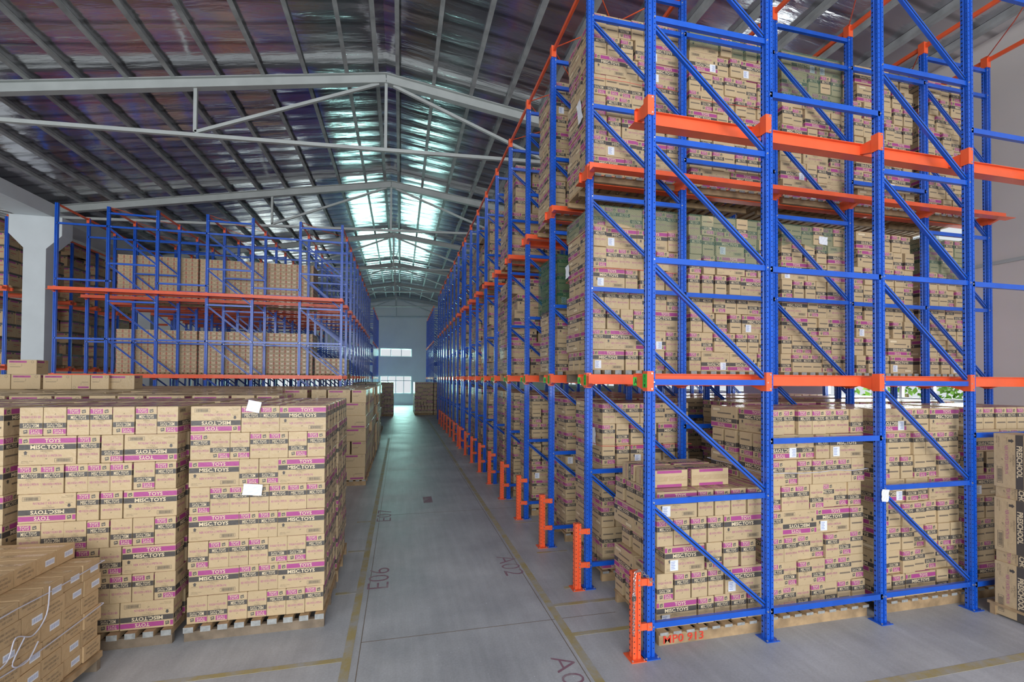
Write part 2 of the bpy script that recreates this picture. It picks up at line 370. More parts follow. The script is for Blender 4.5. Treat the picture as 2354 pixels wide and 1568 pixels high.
def faces_of(g, L, W, H):
    return (Face(g, (-L/2, -W/2, 0), (1, 0, 0), (0, 0, 1)), Face(g, (L/2, W/2, 0), (-1, 0, 0), (0, 0, 1)),
            Face(g, (L/2, -W/2, 0), (0, 1, 0), (0, 0, 1)), Face(g, (-L/2, W/2, 0), (0, -1, 0), (0, 0, 1)))

U = 0.1528; HC = 0.2276; LC = 0.382
def make_toy(lod, L=LC-0.003, W=U-0.003, H=HC-0.0015, head='MISC.TOYS'):
    g = G(); shell(g, L, W, H, 'card'); a, b, c, d = faces_of(g, L, W, H)
    for f in (a, b): toy_long(f, L, H, lod, head)
    for f in (c, d): toy_end(f, W, H, lod, head)
    for z, s in ((H+0.0006, 1), (-0.0006, -1)):
        p = [(-L/2+0.01, -0.022, z), (L/2-0.01, -0.022, z), (L/2-0.01, 0.022, z), (-L/2+0.01, 0.022, z)]
        g.poly(p if s > 0 else p[::-1], 'tape')
        for q in (-1, 1):
            p = [(-L*0.30, q*W*0.40-0.012, z), (L*0.34, q*W*0.40-0.012, z), (L*0.34, q*W*0.40+0.012, z), (-L*0.30, q*W*0.40+0.012, z)]
            g.poly(p if s > 0 else p[::-1], 'magenta')
    return g
def make_strip(lod, L, W, H):        # tan cartons with a short magenta strip near the top left and a round stamp
    g = G(); shell(g, L, W, H, 'card')
    for k, f in enumerate(faces_of(g, L, W, H)):
        w_ = L if k < 2 else W
        f.rect(w_*0.06, H*0.80, w_*0.66, H*0.93, 'magenta')
        if not lod:
            f.text('NERF - 2 PCS', w_*0.10, H*0.83, w_*0.45, H*0.90, 'dark', 2, 0, 1)
            f.text('CARTON NO.', w_*0.08, H*0.66, w_*0.30, H*0.70, 'ink', 1, 0, 1)
        f.rect(w_*0.07, H*0.55, w_*0.5, H*0.56, 'ink'); f.rect(w_*0.49, H*0.56, w_*0.5, H*0.72, 'ink')
        f.rect(w_*0.09, H*0.49, w_*0.45, H*0.515, 'ink')
        cx, cy, r = w_*0.86, H*0.86, 0.022
        n = 10
        for i in range(n):
            t0, t1 = 2*PI*i/n, 2*PI*(i+1)/n
            f.poly([(cx+r*math.cos(t0), cy+r*math.sin(t0)), (cx+r*math.cos(t1), cy+r*math.sin(t1)), (cx+r*.8*math.cos(t1), cy+r*.8*math.sin(t1)), (cx+r*.8*math.cos(t0), cy+r*.8*math.sin(t0))], 'ink')
    return g
def make_brown(lod, L, W, H, label):
    g = G(); shell(g, L, W, H, 'brown'); fs = faces_of(g, L, W, H)
    for k, f in enumerate(fs):
        w_ = L if k < 2 else W
        if k >= 2 and label:
            f.rect(w_*0.42, H*0.30, w_*0.90, H*0.66, 'paper'); x = 0.46; rr = random.Random(5)
            while x < 0.86: f.rect(w_*x, H*0.38, w_*(x+0.018), H*0.58, 'paperink', 2); x += rr.choice((0.03, 0.04, 0.05))
        else:
            f.text('OPEN CARTON FULL', w_*0.15, H*0.66, w_*0.75, H*0.78, 'ink', 1, 0, 1)
            f.text('HANDLE WITH CARE 3DZ', w_*0.12, H*0.42, w_*0.88, H*0.55, 'ink', 1, 0, 1)
            f.text('SIZE 32X18', w_*0.35, H*0.22, w_*0.75, H*0.32, 'ink', 1, 0, 1)
    g.poly([(-L/2+0.01, -0.02, H+0.0006), (L/2-0.01, -0.02, H+0.0006), (L/2-0.01, 0.02, H+0.0006), (-L/2+0.01, 0.02, H+0.0006)], 'tape')
    return g
def make_small(lod, L, W, H):
    g = G(); shell(g, L, W, H, 'card', 0.003)
    for k, f in enumerate(faces_of(g, L, W, H)):
        w_ = L if k < 2 else W
        f.rect(0.004, H*0.18, w_*0.11, H*0.84, 'red'); f.rect(w_*0.89, H*0.18, w_-0.004, H*0.84, 'red'); f.rect(0.002, 0.002, w_-0.002, H*0.07, 'ink'); f.rect(0.002, H*0.93, w_-0.002, H*0.985, 'cream')  # lower ink strip paints in the shaded gap between carton rows
        f.rect(w_*0.30, H*0.32, w_*0.72, H*0.66, 'ink' if k < 2 else 'tape'); f.rect(w_*0.35, H*0.76, w_*0.65, H*0.84, 'ink')
    return g
def make_west(lod, L, W, H):
    g = G(); shell(g, L, W, H, 'brown')
    for k, f in enumerate(faces_of(g, L, W, H)):
        w_ = L if k < 2 else W
        f.rect(0.002, H*0.82, w_-0.002, H*0.97, 'dark'); f.rect(0.002, H*0.70, w_*0.62, H*0.81, 'magenta'); f.rect(w_*0.7, H*0.71, w_*0.85, H*0.80, 'dark')
        f.rect(w_*0.2, H*0.42, w_*0.7, H*0.47, 'red'); f.rect(w_*0.2, H*0.30, w_*0.5, H*0.33, 'ink')
    return g

DES = {  # design: (L, W, H, builder)
 'toy': (LC, U, HC, lambda lod: make_toy(lod)),
 'preschool': (0.50, 0.30, 0.30, lambda lod: make_toy(lod, 0.497, 0.297, 0.298, 'PRESCHOOL')),
 'strip': (0.43, 0.28, 0.262, lambda lod: make_strip(lod, 0.427, 0.277, 0.26)),
 'brownl': (0.34, 0.168, 0.118, lambda lod: make_brown(lod, 0.337, 0.165, 0.1165, True)),
 'brownt': (0.34, 0.168, 0.118, lambda lod: make_brown(lod, 0.337, 0.165, 0.1165, False)),
 'small': (0.20, 0.158, 0.125, lambda lod: make_small(lod, 0.198, 0.156, 0.1235)),
 'west': (0.42, 0.36, 0.38, lambda lod: make_west(lod, 0.417, 0.357, 0.378)),
}
KIND = {'toy': ('toy_carton', 'carton'), 'preschool': ('preschool_carton', 'carton'), 'strip': ('striped_carton', 'carton'),
        'brownl': ('brown_carton', 'carton'), 'brownt': ('brown_carton', 'carton'), 'small': ('small_carton', 'carton'), 'west': ('tall_carton', 'carton')}
recs = []      # every carton: dict(des, x, y, z, rot(tuple), label, group, rank)
CAMV = Vector((0, 0, EYE))
def pix(x, y, z):
    d = Vector((x, y, z-EYE)); zc = d.dot(_f2)
    return (CX + F*d.dot(_r3)/zc, CY - F*d.dot(_u3)/zc) if zc > 0.1 else (-999, -999)
def rec(des, x, y, z, rz, flip, label, group, vis, area=None, rot=None, noobj=False):
    L, W, H, _ = DES[des]
    d2 = (x*x + y*y + (z-EYE)**2)
    if area is None: area = (L if abs(math.sin(rz)) < 0.5 else W)*H
    r = area / d2 * vis
    px, py = pix(x, y, z+H/2)
    if px < -15 or px > 2370 or py < -15 or py > 1585 or (des == 'toy' and px < 200 and py > 1300): noobj = True
    # direction cosine for the -Y face
    r *= max(0.25, y/math.sqrt(d2))
    recs.append(dict(des=des, x=x, y=y, z=z, rz=rz, flip=flip, label=label, group=group, rank=r, rot=rot, noobj=noobj))

NOUN = {'toy': 'toy carton', 'preschool': 'preschool carton', 'strip': 'tan carton', 'west': 'tall carton', 'small': 'small carton'}
PAT = ['LeeL', 'eeeeeee', 'Leeee', 'eeeeL', 'eeeeeee', 'LeeL', 'eLLe', 'eeLee']
def stack(x0, y0, z0, n, sdesc, group, side=-1, des='toy', pats=None, top=True, vis=1.0, jit=0.006, W=1.07, flips=0.33, setb=None, skipside=False):
    """n layers of cartons on a pallet; side=-1: the -X side also shows, +1: the +X side"""
    L, Wd, H, _ = DES[des]; u = Wd
    for l in range(n):
        p = pats[l] if pats else (PAT[R.randrange(len(PAT))] if l % 2 == 0 else 'eeeeeee' if R.random() < 0.5 else PAT[R.randrange(len(PAT))])
        z = z0 + l*H
        widths = [L if c == 'L' else u for c in p]; gap = (W - sum(widths)) / max(1, len(p)-1)
        gap = max(-0.0, min(gap, 0.03)); tot = sum(widths) + gap*(len(p)-1); sx = R.uniform(-1, 1)*jit + (W - tot)/2*(R.choice((-1, 0, 1)) if tot < W-0.02 else 0)
        x = x0 + (W-tot)/2 + sx
        sd = 0 if setb is None else setb(l)
        for r in (0, 1):
            xx = x; yb = y0 + r*(L+0.004) + sd
            for i, c in enumerate(p):
                wdt = L if c == 'L' else u; cxx = xx + wdt/2; xx += wdt + gap
                edge = (i == 0 and side < 0) or (i == len(p)-1 and side > 0)
                if r == 1 and not (l == n-1 and top) and not edge: continue
                if r == 1 and skipside and l < n-1: continue
                fl = R.random() < flips; lay = 'top' if l == n-1 else ORD[l+1] if l else 'bottom'
                up = 'flipped ' if fl else ''
                if c == 'L':
                    for q in (0, 1):
                        if q == 1 and r == 0 and not edge and not (l == n-1 and top): continue
                        front = (r == 0 and q == 0)
                        lab = f"{up}long-side {NOUN[des]}, {lay} layer, {ORD[i+1]} from left, {sdesc}"
                        rec(des, cxx, yb + u/2 + q*(u+0.03) + R.uniform(-1, 1)*jit*(1 if front else 0.3), z, (PI if R.random() < 0.0 else 0) + R.uniform(-1, 1)*0.006, fl, lab, group, vis if front else vis*(0.08 if edge else 0.03), noobj=not front)
                else:
                    rz = -PI/2 if R.random() < 0.999 else PI/2
                    lab = f"{up}end-on {NOUN[des]}, {lay} layer, {ORD[i+1]} from left, {sdesc}"
                    rec(des, cxx, yb + L/2 + R.uniform(-1, 1)*jit*1.5*(1 if r == 0 else 0.3), z, rz + R.uniform(-1, 1)*0.01, fl, lab, group, vis if r == 0 else vis*0.08, noobj=r != 0)

# pallet mesh: stringers along X, deck boards along Y
def pallet_parts(W, D, H=0.115):
    out = []; t = 0.045 if H > 0.12 else 0.024
    for y in (0.02, D/2, D-0.02-0.04):
        g = G(); g.box(0, y, 0, W, y+0.04, H-t, 'wood' if H < 0.12 else 'darkwood'); out.append(('stringer', g.mesh('stringer')))
    n = 9; bw = 0.075; st = (W-bw)/(n-1)
    for i in range(n):
        g = G(); x = i*st; g.box(x, 0, H-t, x+bw, D, H, 'wood'); g.quad((x, -0.0008, H-t), (x+bw, -0.0008, H-t), (x+bw, -0.0008, H), (x, -0.0008, H), 'endwood')
        out.append(('deck_board', g.mesh('deck_board')))
    return out
PALP = None; PALM = {}
def worn(name, col, thr):
    m = bpy.data.materials.new(name); m.use_nodes = True; nt = m.node_tree; b = nt.nodes['Principled BSDF']; L = nt.links.new; N = nt.nodes.new
    g = N('ShaderNodeNewGeometry'); n = N('ShaderNodeTexNoise'); n.inputs['Scale'].default_value = 5; n.inputs['Detail'].default_value = 9; n.inputs['Roughness'].default_value = 0.7; L(g.outputs['Position'], n.inputs['Vector'])
    r = N('ShaderNodeValToRGB'); e = r.color_ramp.elements; e[0].position = thr-0.12; e[0].color = (*col, 1); e[1].position = thr+0.12; e[1].color = (0.43, 0.44, 0.44, 1)
    L(n.outputs[0], r.inputs[0]); L(r.outputs[0], b.inputs['Base Color']); b.inputs['Roughness'].default_value = 0.6
    return m
def pallet(x, y, z, label, parts=True, W=1.07, D=0.80, group='wooden pallets under the cartons', rz=0, H=0.115, name='pallet'):
    k = (round(W, 2), round(D, 2), H)
    if k not in PALM: PALM[k] = pallet_parts(W, D, H)
    if parts:
        t = thing(name, label, 'pallet', (x, y, z), (0, 0, rz), group)
        for n_, me in PALM[k]: link(n_, me, t)
        return t
    kk = ('one',)+k
    if kk not in PALM:
        g = G(); tt = 0.02
        for yy in (0.02, D/2, D-0.06): g.box(0, yy, 0, W, yy+0.04, H-tt, 'wood')
        for i in range(9): xx = i*(W-0.075)/8; g.box(xx, 0, H-tt, xx+0.075, D, H, 'wood')
        PALM[kk] = g.mesh('pallet')
    return tag(link(name, PALM[kk], None, (x, y, z), (0, 0, rz)), label, 'pallet', group)
# ------------------------------------------------------------------ the building
RIDX, RIDZ, SL, SR = -0.36, 8.58, 0.183, 0.128          # rafter centre line
def raf(x): return RIDZ - (SL*(RIDX-x) if x < RIDX else SR*(x-RIDX))
FOIL = 0.225
XL, XR, YF, YB = -20.0, 9.0, 37.4, -14.0
g = G(); g.box(XL, YB, -0.2, XR+0.2, YF+0.2, 0, 'floor'); struct('floor', g)
g = G()
def roof(x0, z0, x1, z1, m='foil'):
    n = 24; y0, y1 = -9.0, YF
    g.quad((x0, y0, z0), (x0, y1, z0), (x1, y1, z1), (x1, y0, z1), m)
    g.quad((x0, y0, z0+0.05), (x1, y0, z1+0.05), (x1, y1, z1+0.05), (x0, y1, z0+0.05), 'steel')
roof(-9.9, raf(-9.9)+FOIL, RIDX, RIDZ+FOIL); roof(RIDX, RIDZ+FOIL, XR+0.2, raf(XR+0.2)+FOIL)
roof(XL, 8.9, -9.9, raf(-9.9)+FOIL)
struct('ceiling', g)

def wall_y(name, y, x0, x1, top, holes, m, t=0.2):
    """wall standing across Y=y, window openings (x0,x1,z0,z1) left open; top is a function of x"""
    g = G(); xs = sorted({x0, x1, RIDX} | {v for h in holes for v in h[:2]} | {-9.9})
    xs = [x for x in xs if x0 <= x <= x1]
    for a, b in zip(xs, xs[1:]):
        mid = (a+b)/2; hs = sorted([(h[2], h[3]) for h in holes if h[0] <= mid <= h[1]]); z = 0
        for za, zb in hs: g.box(a, y, z, b, y+t, za, m); z = zb
        n = len(g.v); ta, tb = top(a+1e-4), top(b-1e-4)
        g.v += [(a,y,z),(b,y,z),(b,y+t,z),(a,y+t,z),(a,y,ta),(b,y,tb),(b,y+t,tb),(a,y+t,ta)]
        for q in ((0,3,2,1),(4,5,6,7),(0,1,5,4),(1,2,6,5),(2,3,7,6),(3,0,4,7)): g.f.append(tuple(n+i for i in q)); g.m.append(m)
    return struct(name, g)
FW = [(-1.60, 0.87, 3.90, 4.55), (-1.60, 0.87, 0.92, 2.36), (-10.0, -3.6, 0.92, 2.36)]
wall_y('wall_far', YF, XL, XR+0.2, lambda x: (raf(x)+FOIL) if x > -9.9 else 6.99+(8.9-6.99)*(-9.9-x)/10.1, FW, 'farwall')
def wall_x(name, x, y0, y1, top, holes, m, t=0.2):
    g = G(); ys = sorted({y0, y1} | {v for h in holes for v in h[:2]})
    for a, b in zip(ys, ys[1:]):
        mid = (a+b)/2; hs = sorted([(h[2], h[3]) for h in holes if h[0] <= mid <= h[1]]); z = 0
        for za, zb in hs: g.box(x, a, z, x+t, b, za, m); z = zb
        g.box(x, a, z, x+t, b, top, m)
    return struct(name, g)
RW = [(5.50, 8.05, 1.86, 3.3), (10.4, 15.8, 1.86, 3.3), (5.50, 6.40, 4.50, 4.98), (18.0, 24.0, 1.86, 3.3)]
wall_x('wall_right', XR, -3.0, YF, raf(XR)+FOIL, RW, 'wallgrey')
wall_x('wall_left', XL-0.2, YB, YF, 8.9, [], 'wallgrey')
nw = 0
def win_y(h, y, mull, tran=None):
    global nw; nw += 1; g = G(); a, b, c, d = h; t = 0.05
    g.box(a, y+0.06, c, b, y+0.12, c+t, 'winframe'); g.box(a, y+0.06, d-t, b, y+0.12, d, 'winframe')
    for x in [a] + [a+(b-a)*k/mull-t/2 for k in range(1, mull)] + [b-t]: g.box(x, y+0.06, c+t, x+t, y+0.12, d-t, 'winframe')
    if tran: g.box(a+t, y+0.06, tran, b-t, y+0.12, tran+t, 'winframe')
    struct('window_%d' % nw, g)
def win_x(h, x, mull):
    global nw; nw += 1; g = G(); a, b, c, d = h; t = 0.045
    g.box(x+0.06, a, c, x+0.12, b, c+t, 'winframe'); g.box(x+0.06, a, d-t, x+0.12, b, d, 'winframe')
    for y in [a] + [a+(b-a)*k/mull-t/2 for k in range(1, mull)] + [b-t]: g.box(x+0.06, y, c+t, x+0.12, y+t, d-t, 'winframe')
    g.box(x-0.04, a-0.05, c-0.05, x+0.1, b+0.05, c, 'winframe')
    struct('window_%d' % nw, g)
win_y(FW[0], YF, 3); win_y(FW[1], YF, 4, 1.95); win_y(FW[2], YF, 8, 1.95)
win_x(RW[0], XR, 5); win_x(RW[1], XR, 8); win_x(RW[2], XR, 2); win_x(RW[3], XR, 8)
g = G(); g.box(XR-0.03, -1.0, 4.02, XR, YF, 4.07, 'steel'); o = struct('trim_1', g)
g = G(); g.box(9.2, -6, -0.3, 30, 45, -0.25, 'outwood'); o = struct('floor_outside', g)

# outside foliage seen through the right windows
def shrub(x, y, r, label):
    g = G(); rr = random.Random(int(y*10))
    for _ in range(900):
        a, b, c = rr.gauss(0, 1), rr.gauss(0, 1), rr.gauss(0, 1); n = math.sqrt(a*a+b*b+c*c); q = r*(0.55+0.45*rr.random())
        p = Vector((a/n*q, b/n*q, 1.7 + c/n*q*1.35)); u = Vector((rr.gauss(0,1), rr.gauss(0,1), rr.gauss(0,1))).normalized()*0.09; v = u.cross(Vector((rr.gauss(0,1), rr.gauss(0,1), rr.gauss(0,1)))).normalized()*0.05
        g.quad(tuple(p-u), tuple(p+v), tuple(p+u), tuple(p-v), 'leaf')
    st = G(); st.tube([(0, 0, -0.25), (0.03, 0, 0.9), (-0.02, 0.03, 1.9)], 0.05, 'wood')
    t = thing('tree', label, 'tree', (x, y, 0), group='trees outside the right windows'); link('foliage', g.mesh('foliage'), t); link('trunk', st.mesh('trunk'), t)
shrub(11.3, 5.4, 1.1, 'leafy green tree outside the nearest right window'); shrub(11.9, 8.4, 1.2, 'leafy green tree outside, farther right window pane')

# purlins
pl = G(); pl.bar((0, -3, 0), (0, YF, 0), 0.035, 0.12, 'purlin'); pl.bar((0.03, -3, -0.055), (0.03, YF, -0.055), 0.06, 0.012, 'purlin')
plm = pl.mesh('purlin')
PX = [-8.93, -8.18, -7.42, -6.65, -5.89, -5.12, -4.35, -3.57, -2.77, -1.98, -1.18, -0.58, -0.14, 0.62, 1.44, 2.24, 3.03, 3.82, 4.6, 5.4, 6.2, 7.0, 7.8, 8.6]
for i, x in enumerate(PX):
    ang = math.atan(SL) if x < RIDX else -math.atan(SR)
    o = link('purlin', plm, None, (x, 0, raf(x)+0.1+0.06), (0, -ang, 0))
    lab = f"dark metal roof purlin, {ORD[12-i]} to the left of the ridge line" if x < RIDX else f"dark metal roof purlin, {ORD[i-11]} to the right of the ridge line"
    tag(o, lab, 'purlin', 'purlins under the foil roof')
# trusses
def truss(i, y):
    t = thing('roof_truss', f"grey steel roof truss with king post, {ORD[i]} from the camera", 'truss', (0, y, 0), group='roof trusses')
    for a, b in ((-9.45, RIDX), (RIDX, XR)):
        g = G(); za, zb = raf(a), raf(b)
        g.bar((a, 0, za), (b, 0, zb), 0.012, 0.2, 'steel'); g.bar((a, 0, za-0.1), (b, 0, zb-0.1), 0.14, 0.014, 'steel'); g.bar((a, 0, za+0.1), (b, 0, zb+0.1), 0.14, 0.014, 'steel')
        link('rafter', g.mesh('rafter'), t)
    ch = lambda x: 7.09 + 0.036*(x-RIDX)
    g = G(); g.bar((-9.45, 0, ch(-9.45)-0.08), (XR-0.2, 0, ch(XR-0.2)), 0.07, 0.07, 'steel'); link('tie_beam', g.mesh('tie_beam'), t)
    g = G(); g.bar((RIDX, 0, ch(RIDX)), (RIDX, 0, RIDZ-0.1), 0.06, 0.06, 'steel', (0, 1, 0)); link('king_post', g.mesh('king_post'), t)
    for x in (-3.95, 3.25):
        g = G(); g.bar((x, 0, ch(x)), (x, 0, raf(x)-0.1), 0.06, 0.06, 'steel', (0, 1, 0)); link('strut', g.mesh('strut'), t)
        g = G(); g.bar((x, 0, ch(x)), (RIDX+(0.15 if x > 0 else -0.15), 0, RIDZ-0.13), 0.06, 0.06, 'steel'); link('diagonal', g.mesh('diagonal'), t)
for i, y in enumerate((9.9, 15.3, 20.7, 26.1, 31.5, 36.7)): truss(i+1, y)
g = G(); g.bar((-1.67, 37.3, 7.13), (6, 37.3, 7.2), 0.04, 0.04, 'purlin')
# concrete frame on the left
g = G(); g.box(-10.3, 0, 6.60, -9.45, YF, 6.97, 'white'); tag(link('ring_beam', g.mesh('ring_beam')), 'white concrete ring beam along the left eave, resting on the columns', 'beam')
for i, y in enumerate((15.0, 20.4, 25.8)):
    t = thing('concrete_column', f"white concrete column with flared head, {('first','second','third')[i]} under the left ring beam", 'column', (-9.84, y, 0), group='white columns under the left eave')
    g = G(); g.prism([(-0.26, 0), (0.26, 0), (0.26, 0.42), (-0.26, 0.42)], 0, 5.70, 'white'); link('shaft', g.mesh('shaft'), t)
    g = G(); n = 0
    prof = [(-0.26, 5.70), (0.26, 5.70), (0.62, 6.08), (0.62, 6.60), (-0.60, 6.60), (-0.60, 6.08)]
    g.poly([(a, 0, b) for a, b in prof], 'white'); g.poly([(a, 0.42, b) for a, b in prof][::-1], 'white')
    for k in range(6):
        a, b = prof[k], prof[(k+1) % 6]; g.quad((a[0], 0, a[1]), (a[0], 0.42, a[1]), (b[0], 0.42, b[1]), (b[0], 0, b[1]), 'white')
    link('capital', g.mesh('capital'), t)

# floor paint
ntr = 1
def strip(x0, y0, x1, y1, m='yellow'):
    global ntr; ntr += 1; g = G(); g.box(x0, y0, 0, x1, y1, 0.0012 if m == 'yellow' else 0.0008, m); struct('trim_%d' % ntr, g)
strip(1.40, -1, 1.47, 24.5); strip(-0.42, 2.6, -0.35, 17)
for y, a in ((3.66, 2.15), (4.17, 2.15), (4.50, 1.85)): strip(1.47 if a > 2 else 1.7, y, a, y+0.05)
for k in range(1, 9): strip(1.70, 4.27+1.2077*k, 2.1, 4.31+1.2077*k)
for y in (3.72, 4.86, 6.0, 7.2): strip(-1.7 if y < 4 else -0.62, y, -0.42, y+0.05)
strip(2.9, 2.58, 6.5, 2.65); strip(-2.6, 3.72, -1.7, 3.77)
M['joint'] = M['hole']
for x in (1.365, -0.30): strip(x, -4, x+0.006, 37, 'ink')
for y in (0.4, 3.95, 7.5, 11.1, 14.7, 18.3): strip(-8 if y > 12 else -0.3, y, 2, y+0.006, 'ink')
def stencil(t, x, y, hgt, wid, rz, label):
    g = G(); f = Face(g, (0, 0, 0), (1, 0, 0), (0, 1, 0), 0.0010); f.text(t, 0, 0, wid, hgt, 'floorred', 1, -0.012, 3)
    o = link('floor_stencil', g.mesh('floor_stencil'), None, (x, y, 0), (0, 0, rz)); tag(o, label, 'floor marking', 'red bay numbers stencilled on the floor')
stencil('A01', 1.17, 3.42, 0.17, 0.44, -PI/2, 'faded red bay number A01 painted on the floor nearest the camera')
stencil('A02', 1.17, 5.48, 0.22, 0.55, -PI/2, 'faded red bay number A02 on the floor by the second right bay')
stencil('E06', -0.10, 4.92, 0.22, 0.52, PI/2, 'faded red bay number E06 on the floor beside the left yellow line')
stencil('E07', -0.12, 7.20, 0.22, 0.6, PI/2, 'faded red bay number E07, farther along the left yellow line')
g = G(); f = Face(g, (0, 0, 0), (1, 0, 0), (0, 1, 0), 0.0010); f.rect(0, 0, 0.16, 0.42, 'floorred'); tag(link('floor_patch', g.mesh('floor_patch'), None, (0.42, 8.1, 0)), 'small dull red painted patch in the middle of the aisle floor', 'floor marking')

# ------------------------------------------------------------------ racking
D1, D2 = 1.1228, 2.349          # frame depth, frame pitch along X
X0 = 1.95; Y0 = 3.247; DY = 1.2077; HP = 6.62
HZ = [0.24, 1.22, 2.18, 3.165, 4.15, 5.135, 6.10]
LV = [2.187, 4.41]
def post_g(h, m='blue', holes=True):
    g = G()
    o = [(-.034,0),(-.008,0),(-.006,.012),(.006,.012),(.008,0),(.034,0),(.034,.022),(.028,.026),(.028,.034),(.034,.038),(.034,.060),(-.034,.060),(-.034,.038),(-.028,.034),(-.028,.026),(-.034,.022)]
    g.prism(o, 0, h, m)
    if holes:
        z = 0.05; k = 0
        while z < h-0.03:
            g.disc((-.021, -0.0006, z), 0.0052, 'y', -1, 'hole'); g.disc((.022, -0.0006, z+0.022), 0.0048, 'y', -1, 'hole')
            g.disc((-.0346, .049, z), 0.0085, 'x', -1, 'hole'); g.disc((-.0346, .011, z), 0.004, 'x', -1, 'hole')
            g.disc((.0346, .049, z), 0.0085, 'x', 1, 'hole')
            z += 0.0455
    return g
POST = post_g(HP).mesh('post'); POSTP = post_g(HP, holes=False).mesh('post')
def brace_h(z, x0=0.034, x1=D1-0.034): g = G(); g.chan((x0-0.02, 0.03, z), (x1+0.02, 0.03, z), 0.03, 0.046, 'blue'); g.bar((x0-0.02, 0.016, z), (x1+0.02, 0.016, z), 0.004, 0.046, 'blue'); g.head((x0-0.012, 0.0, z), 0.009, 'bolt'); g.head((x1+0.012, 0.0, z), 0.009, 'bolt'); return g
def brace_d(za, zb):
    g = G(); a, b = (0.034, 0.036, za-0.05), (D1-0.034, 0.036, zb+0.05); g.bar(a, b, 0.028, 0.04, 'blue'); g.bar((a[0], 0.0215, a[2]), (b[0], 0.0215, b[2]), 0.002, 0.010, 'hole'); return g
BH = [brace_h(z).mesh('horizontal_brace') for z in HZ + [6.45]]
BD = [brace_d(HZ[i+1], HZ[i]).mesh('diagonal_brace') for i in range(6)]
g = G(); g.box(-0.065, -0.035, 0, 0.065, 0.095, 0.006, 'blue'); g.head((0.05, -0.02, 0.012), 0.008, 'bolt'); g.head((-0.05, -0.02, 0.012), 0.008, 'bolt'); PLATE = g.mesh('base_plate')
def arm_g(near, far):
    g = G(); g.box(-0.039, -0.004, -0.08, 0.018, 0.064, 0.08, 'orange')
    for z in (-0.062, 0.062): g.head((0.0, -0.004, z), 0.010, 'bolt')
    for on, y0, y1 in ((near, 0.0, -0.115), (far, 0.06, 0.185)):
        if not on: continue
        n = len(g.v); x0, x1 = -0.036, 0.012
        g.v += [(x0,y0,-.075),(x1,y0,-.075),(x1,y0,.045),(x0,y0,.045),(x0,y1,-.035),(x1,y1,-.035),(x1,y1,.045),(x0,y1,.045)]
        q = ((0,1,2,3),(7,6,5,4),(0,4,5,1),(1,5,6,2),(2,6,7,3),(3,7,4,0)) if y1 > y0 else ((3,2,1,0),(4,5,6,7),(1,5,4,0),(2,6,5,1),(3,7,6,2),(0,4,7,3))
        for f in q: g.f.append(tuple(n+i for i in f)); g.m.append('orange')
    return g
ARM = {k: arm_g(*k).mesh('cantilever_arm') for k in ((0, 1), (1, 1), (1, 0))}
def merge(*parts):
    Vs, lvs, lss, ms = [], [], [], []; off = 0
    for (V, lv, ls, mi), T in parts:
        V2 = V if T is None else V @ T[:3, :3].T + T[:3, 3]
        Vs.append(V2); lvs.append(lv+off); lss.append(ls); ms.append(mi); off += len(V)
    return np.concatenate(Vs), np.concatenate(lvs), np.concatenate(lss), np.concatenate(ms)
def tr(x, y, z): T = np.eye(4); T[:3, 3] = (x, y, z); return T
PA = post_g(HP, holes=False).arrays(); BHA = [brace_h(z).arrays() for z in HZ+[6.45]]; BDA = [brace_d(HZ[i+1], HZ[i]).arrays() for i in range(6)]; ARA = arm_g(1, 1).arrays()
FRONE = mesh_from('upright_frame', *merge((PA, None), (PA, tr(D1, 0, 0)), *[(a, None) for a in BHA], *[(a, None) for a in BDA], *[(ARA, tr(x, 0, z)) for x in (0, D1) for z in LV]))
def frame(x, y, label, group, parts=True, holes=True, armk=(1, 1)):
    if not parts: return tag(link('upright_frame', FRONE, None, (x, y, 0)), label, 'rack frame', group)
    t = thing('upright_frame', label, 'rack frame', (x, y, 0), group=group)
    for px in (0, D1):
        link('post', POST if holes else POSTP, t, (px, 0, 0)); link('base_plate', PLATE, t, (px, 0, 0))
        for z in LV: link('cantilever_arm', ARM[armk], t, (px, 0, z))
    for m in BH: link('horizontal_brace', m, t)
    for m in BD: link('diagonal_brace', m, t)
    return t
def spacer_mesh(L): g = G(); g.chan((0.034, 0.02, 0), (L-0.034, 0.02, 0), 0.03, 0.048, 'blue'); g.bar((0.0, 0.002, 0), (L, 0.002, 0), 0.004, 0.048, 'blue'); g.head((0.01, 0, 0), 0.009, 'bolt'); g.head((L-0.01, 0, 0), 0.009, 'bolt'); return g.mesh('spacer_bar')
SPM = spacer_mesh(D2-D1)
SZ = [(0.24, 'lowest'), (1.68, 'second'), (3.155, 'third'), (4.67, 'fourth'), (6.10, 'top')]
def rail_mesh(L, s):
    """s=+1: ledge on +Y side"""
    g = G(); g.box(0, -0.004, 0, L, 0.004, 0.098, 'orange')
    a, b = sorted((0, s*0.10)); g.box(0, a, 0, L, b, 0.006, 'orange')
    a, b = sorted((0, -s*0.03)); g.box(0, a, 0.094, L, b, 0.100, 'orange')
    return g.mesh('support_rail')
RLEN = 5.98
RAIL = {s: rail_mesh(RLEN, s) for s in (1, -1)}
def tieb(L, h=0.05): g = G(); g.bar((0, 0, 0), (0, L, 0), 0.03, h, 'orange'); g.box(-0.037, -0.006, -0.10, 0.030, 0.066, 0.05, 'orange'); return g.mesh('top_tie')
TIE = tieb(DY)
g = G(); g.bar((0.0, 0.05, 0), (0, DY, 0), 0.03, 0.05, 'orange'); TIE0 = g.mesh('top_tie')
def rod(x0, y0, x1, y1, z, label, group):
    g = G(); g.tube([(x0, y0, z), ((x0+x1)/2, (y0+y1)/2, z-0.04), (x1, y1, z)], 0.007, 'orange', 5); tag(link('bracing_rod', g.mesh('bracing_rod')), label, 'rod', group)

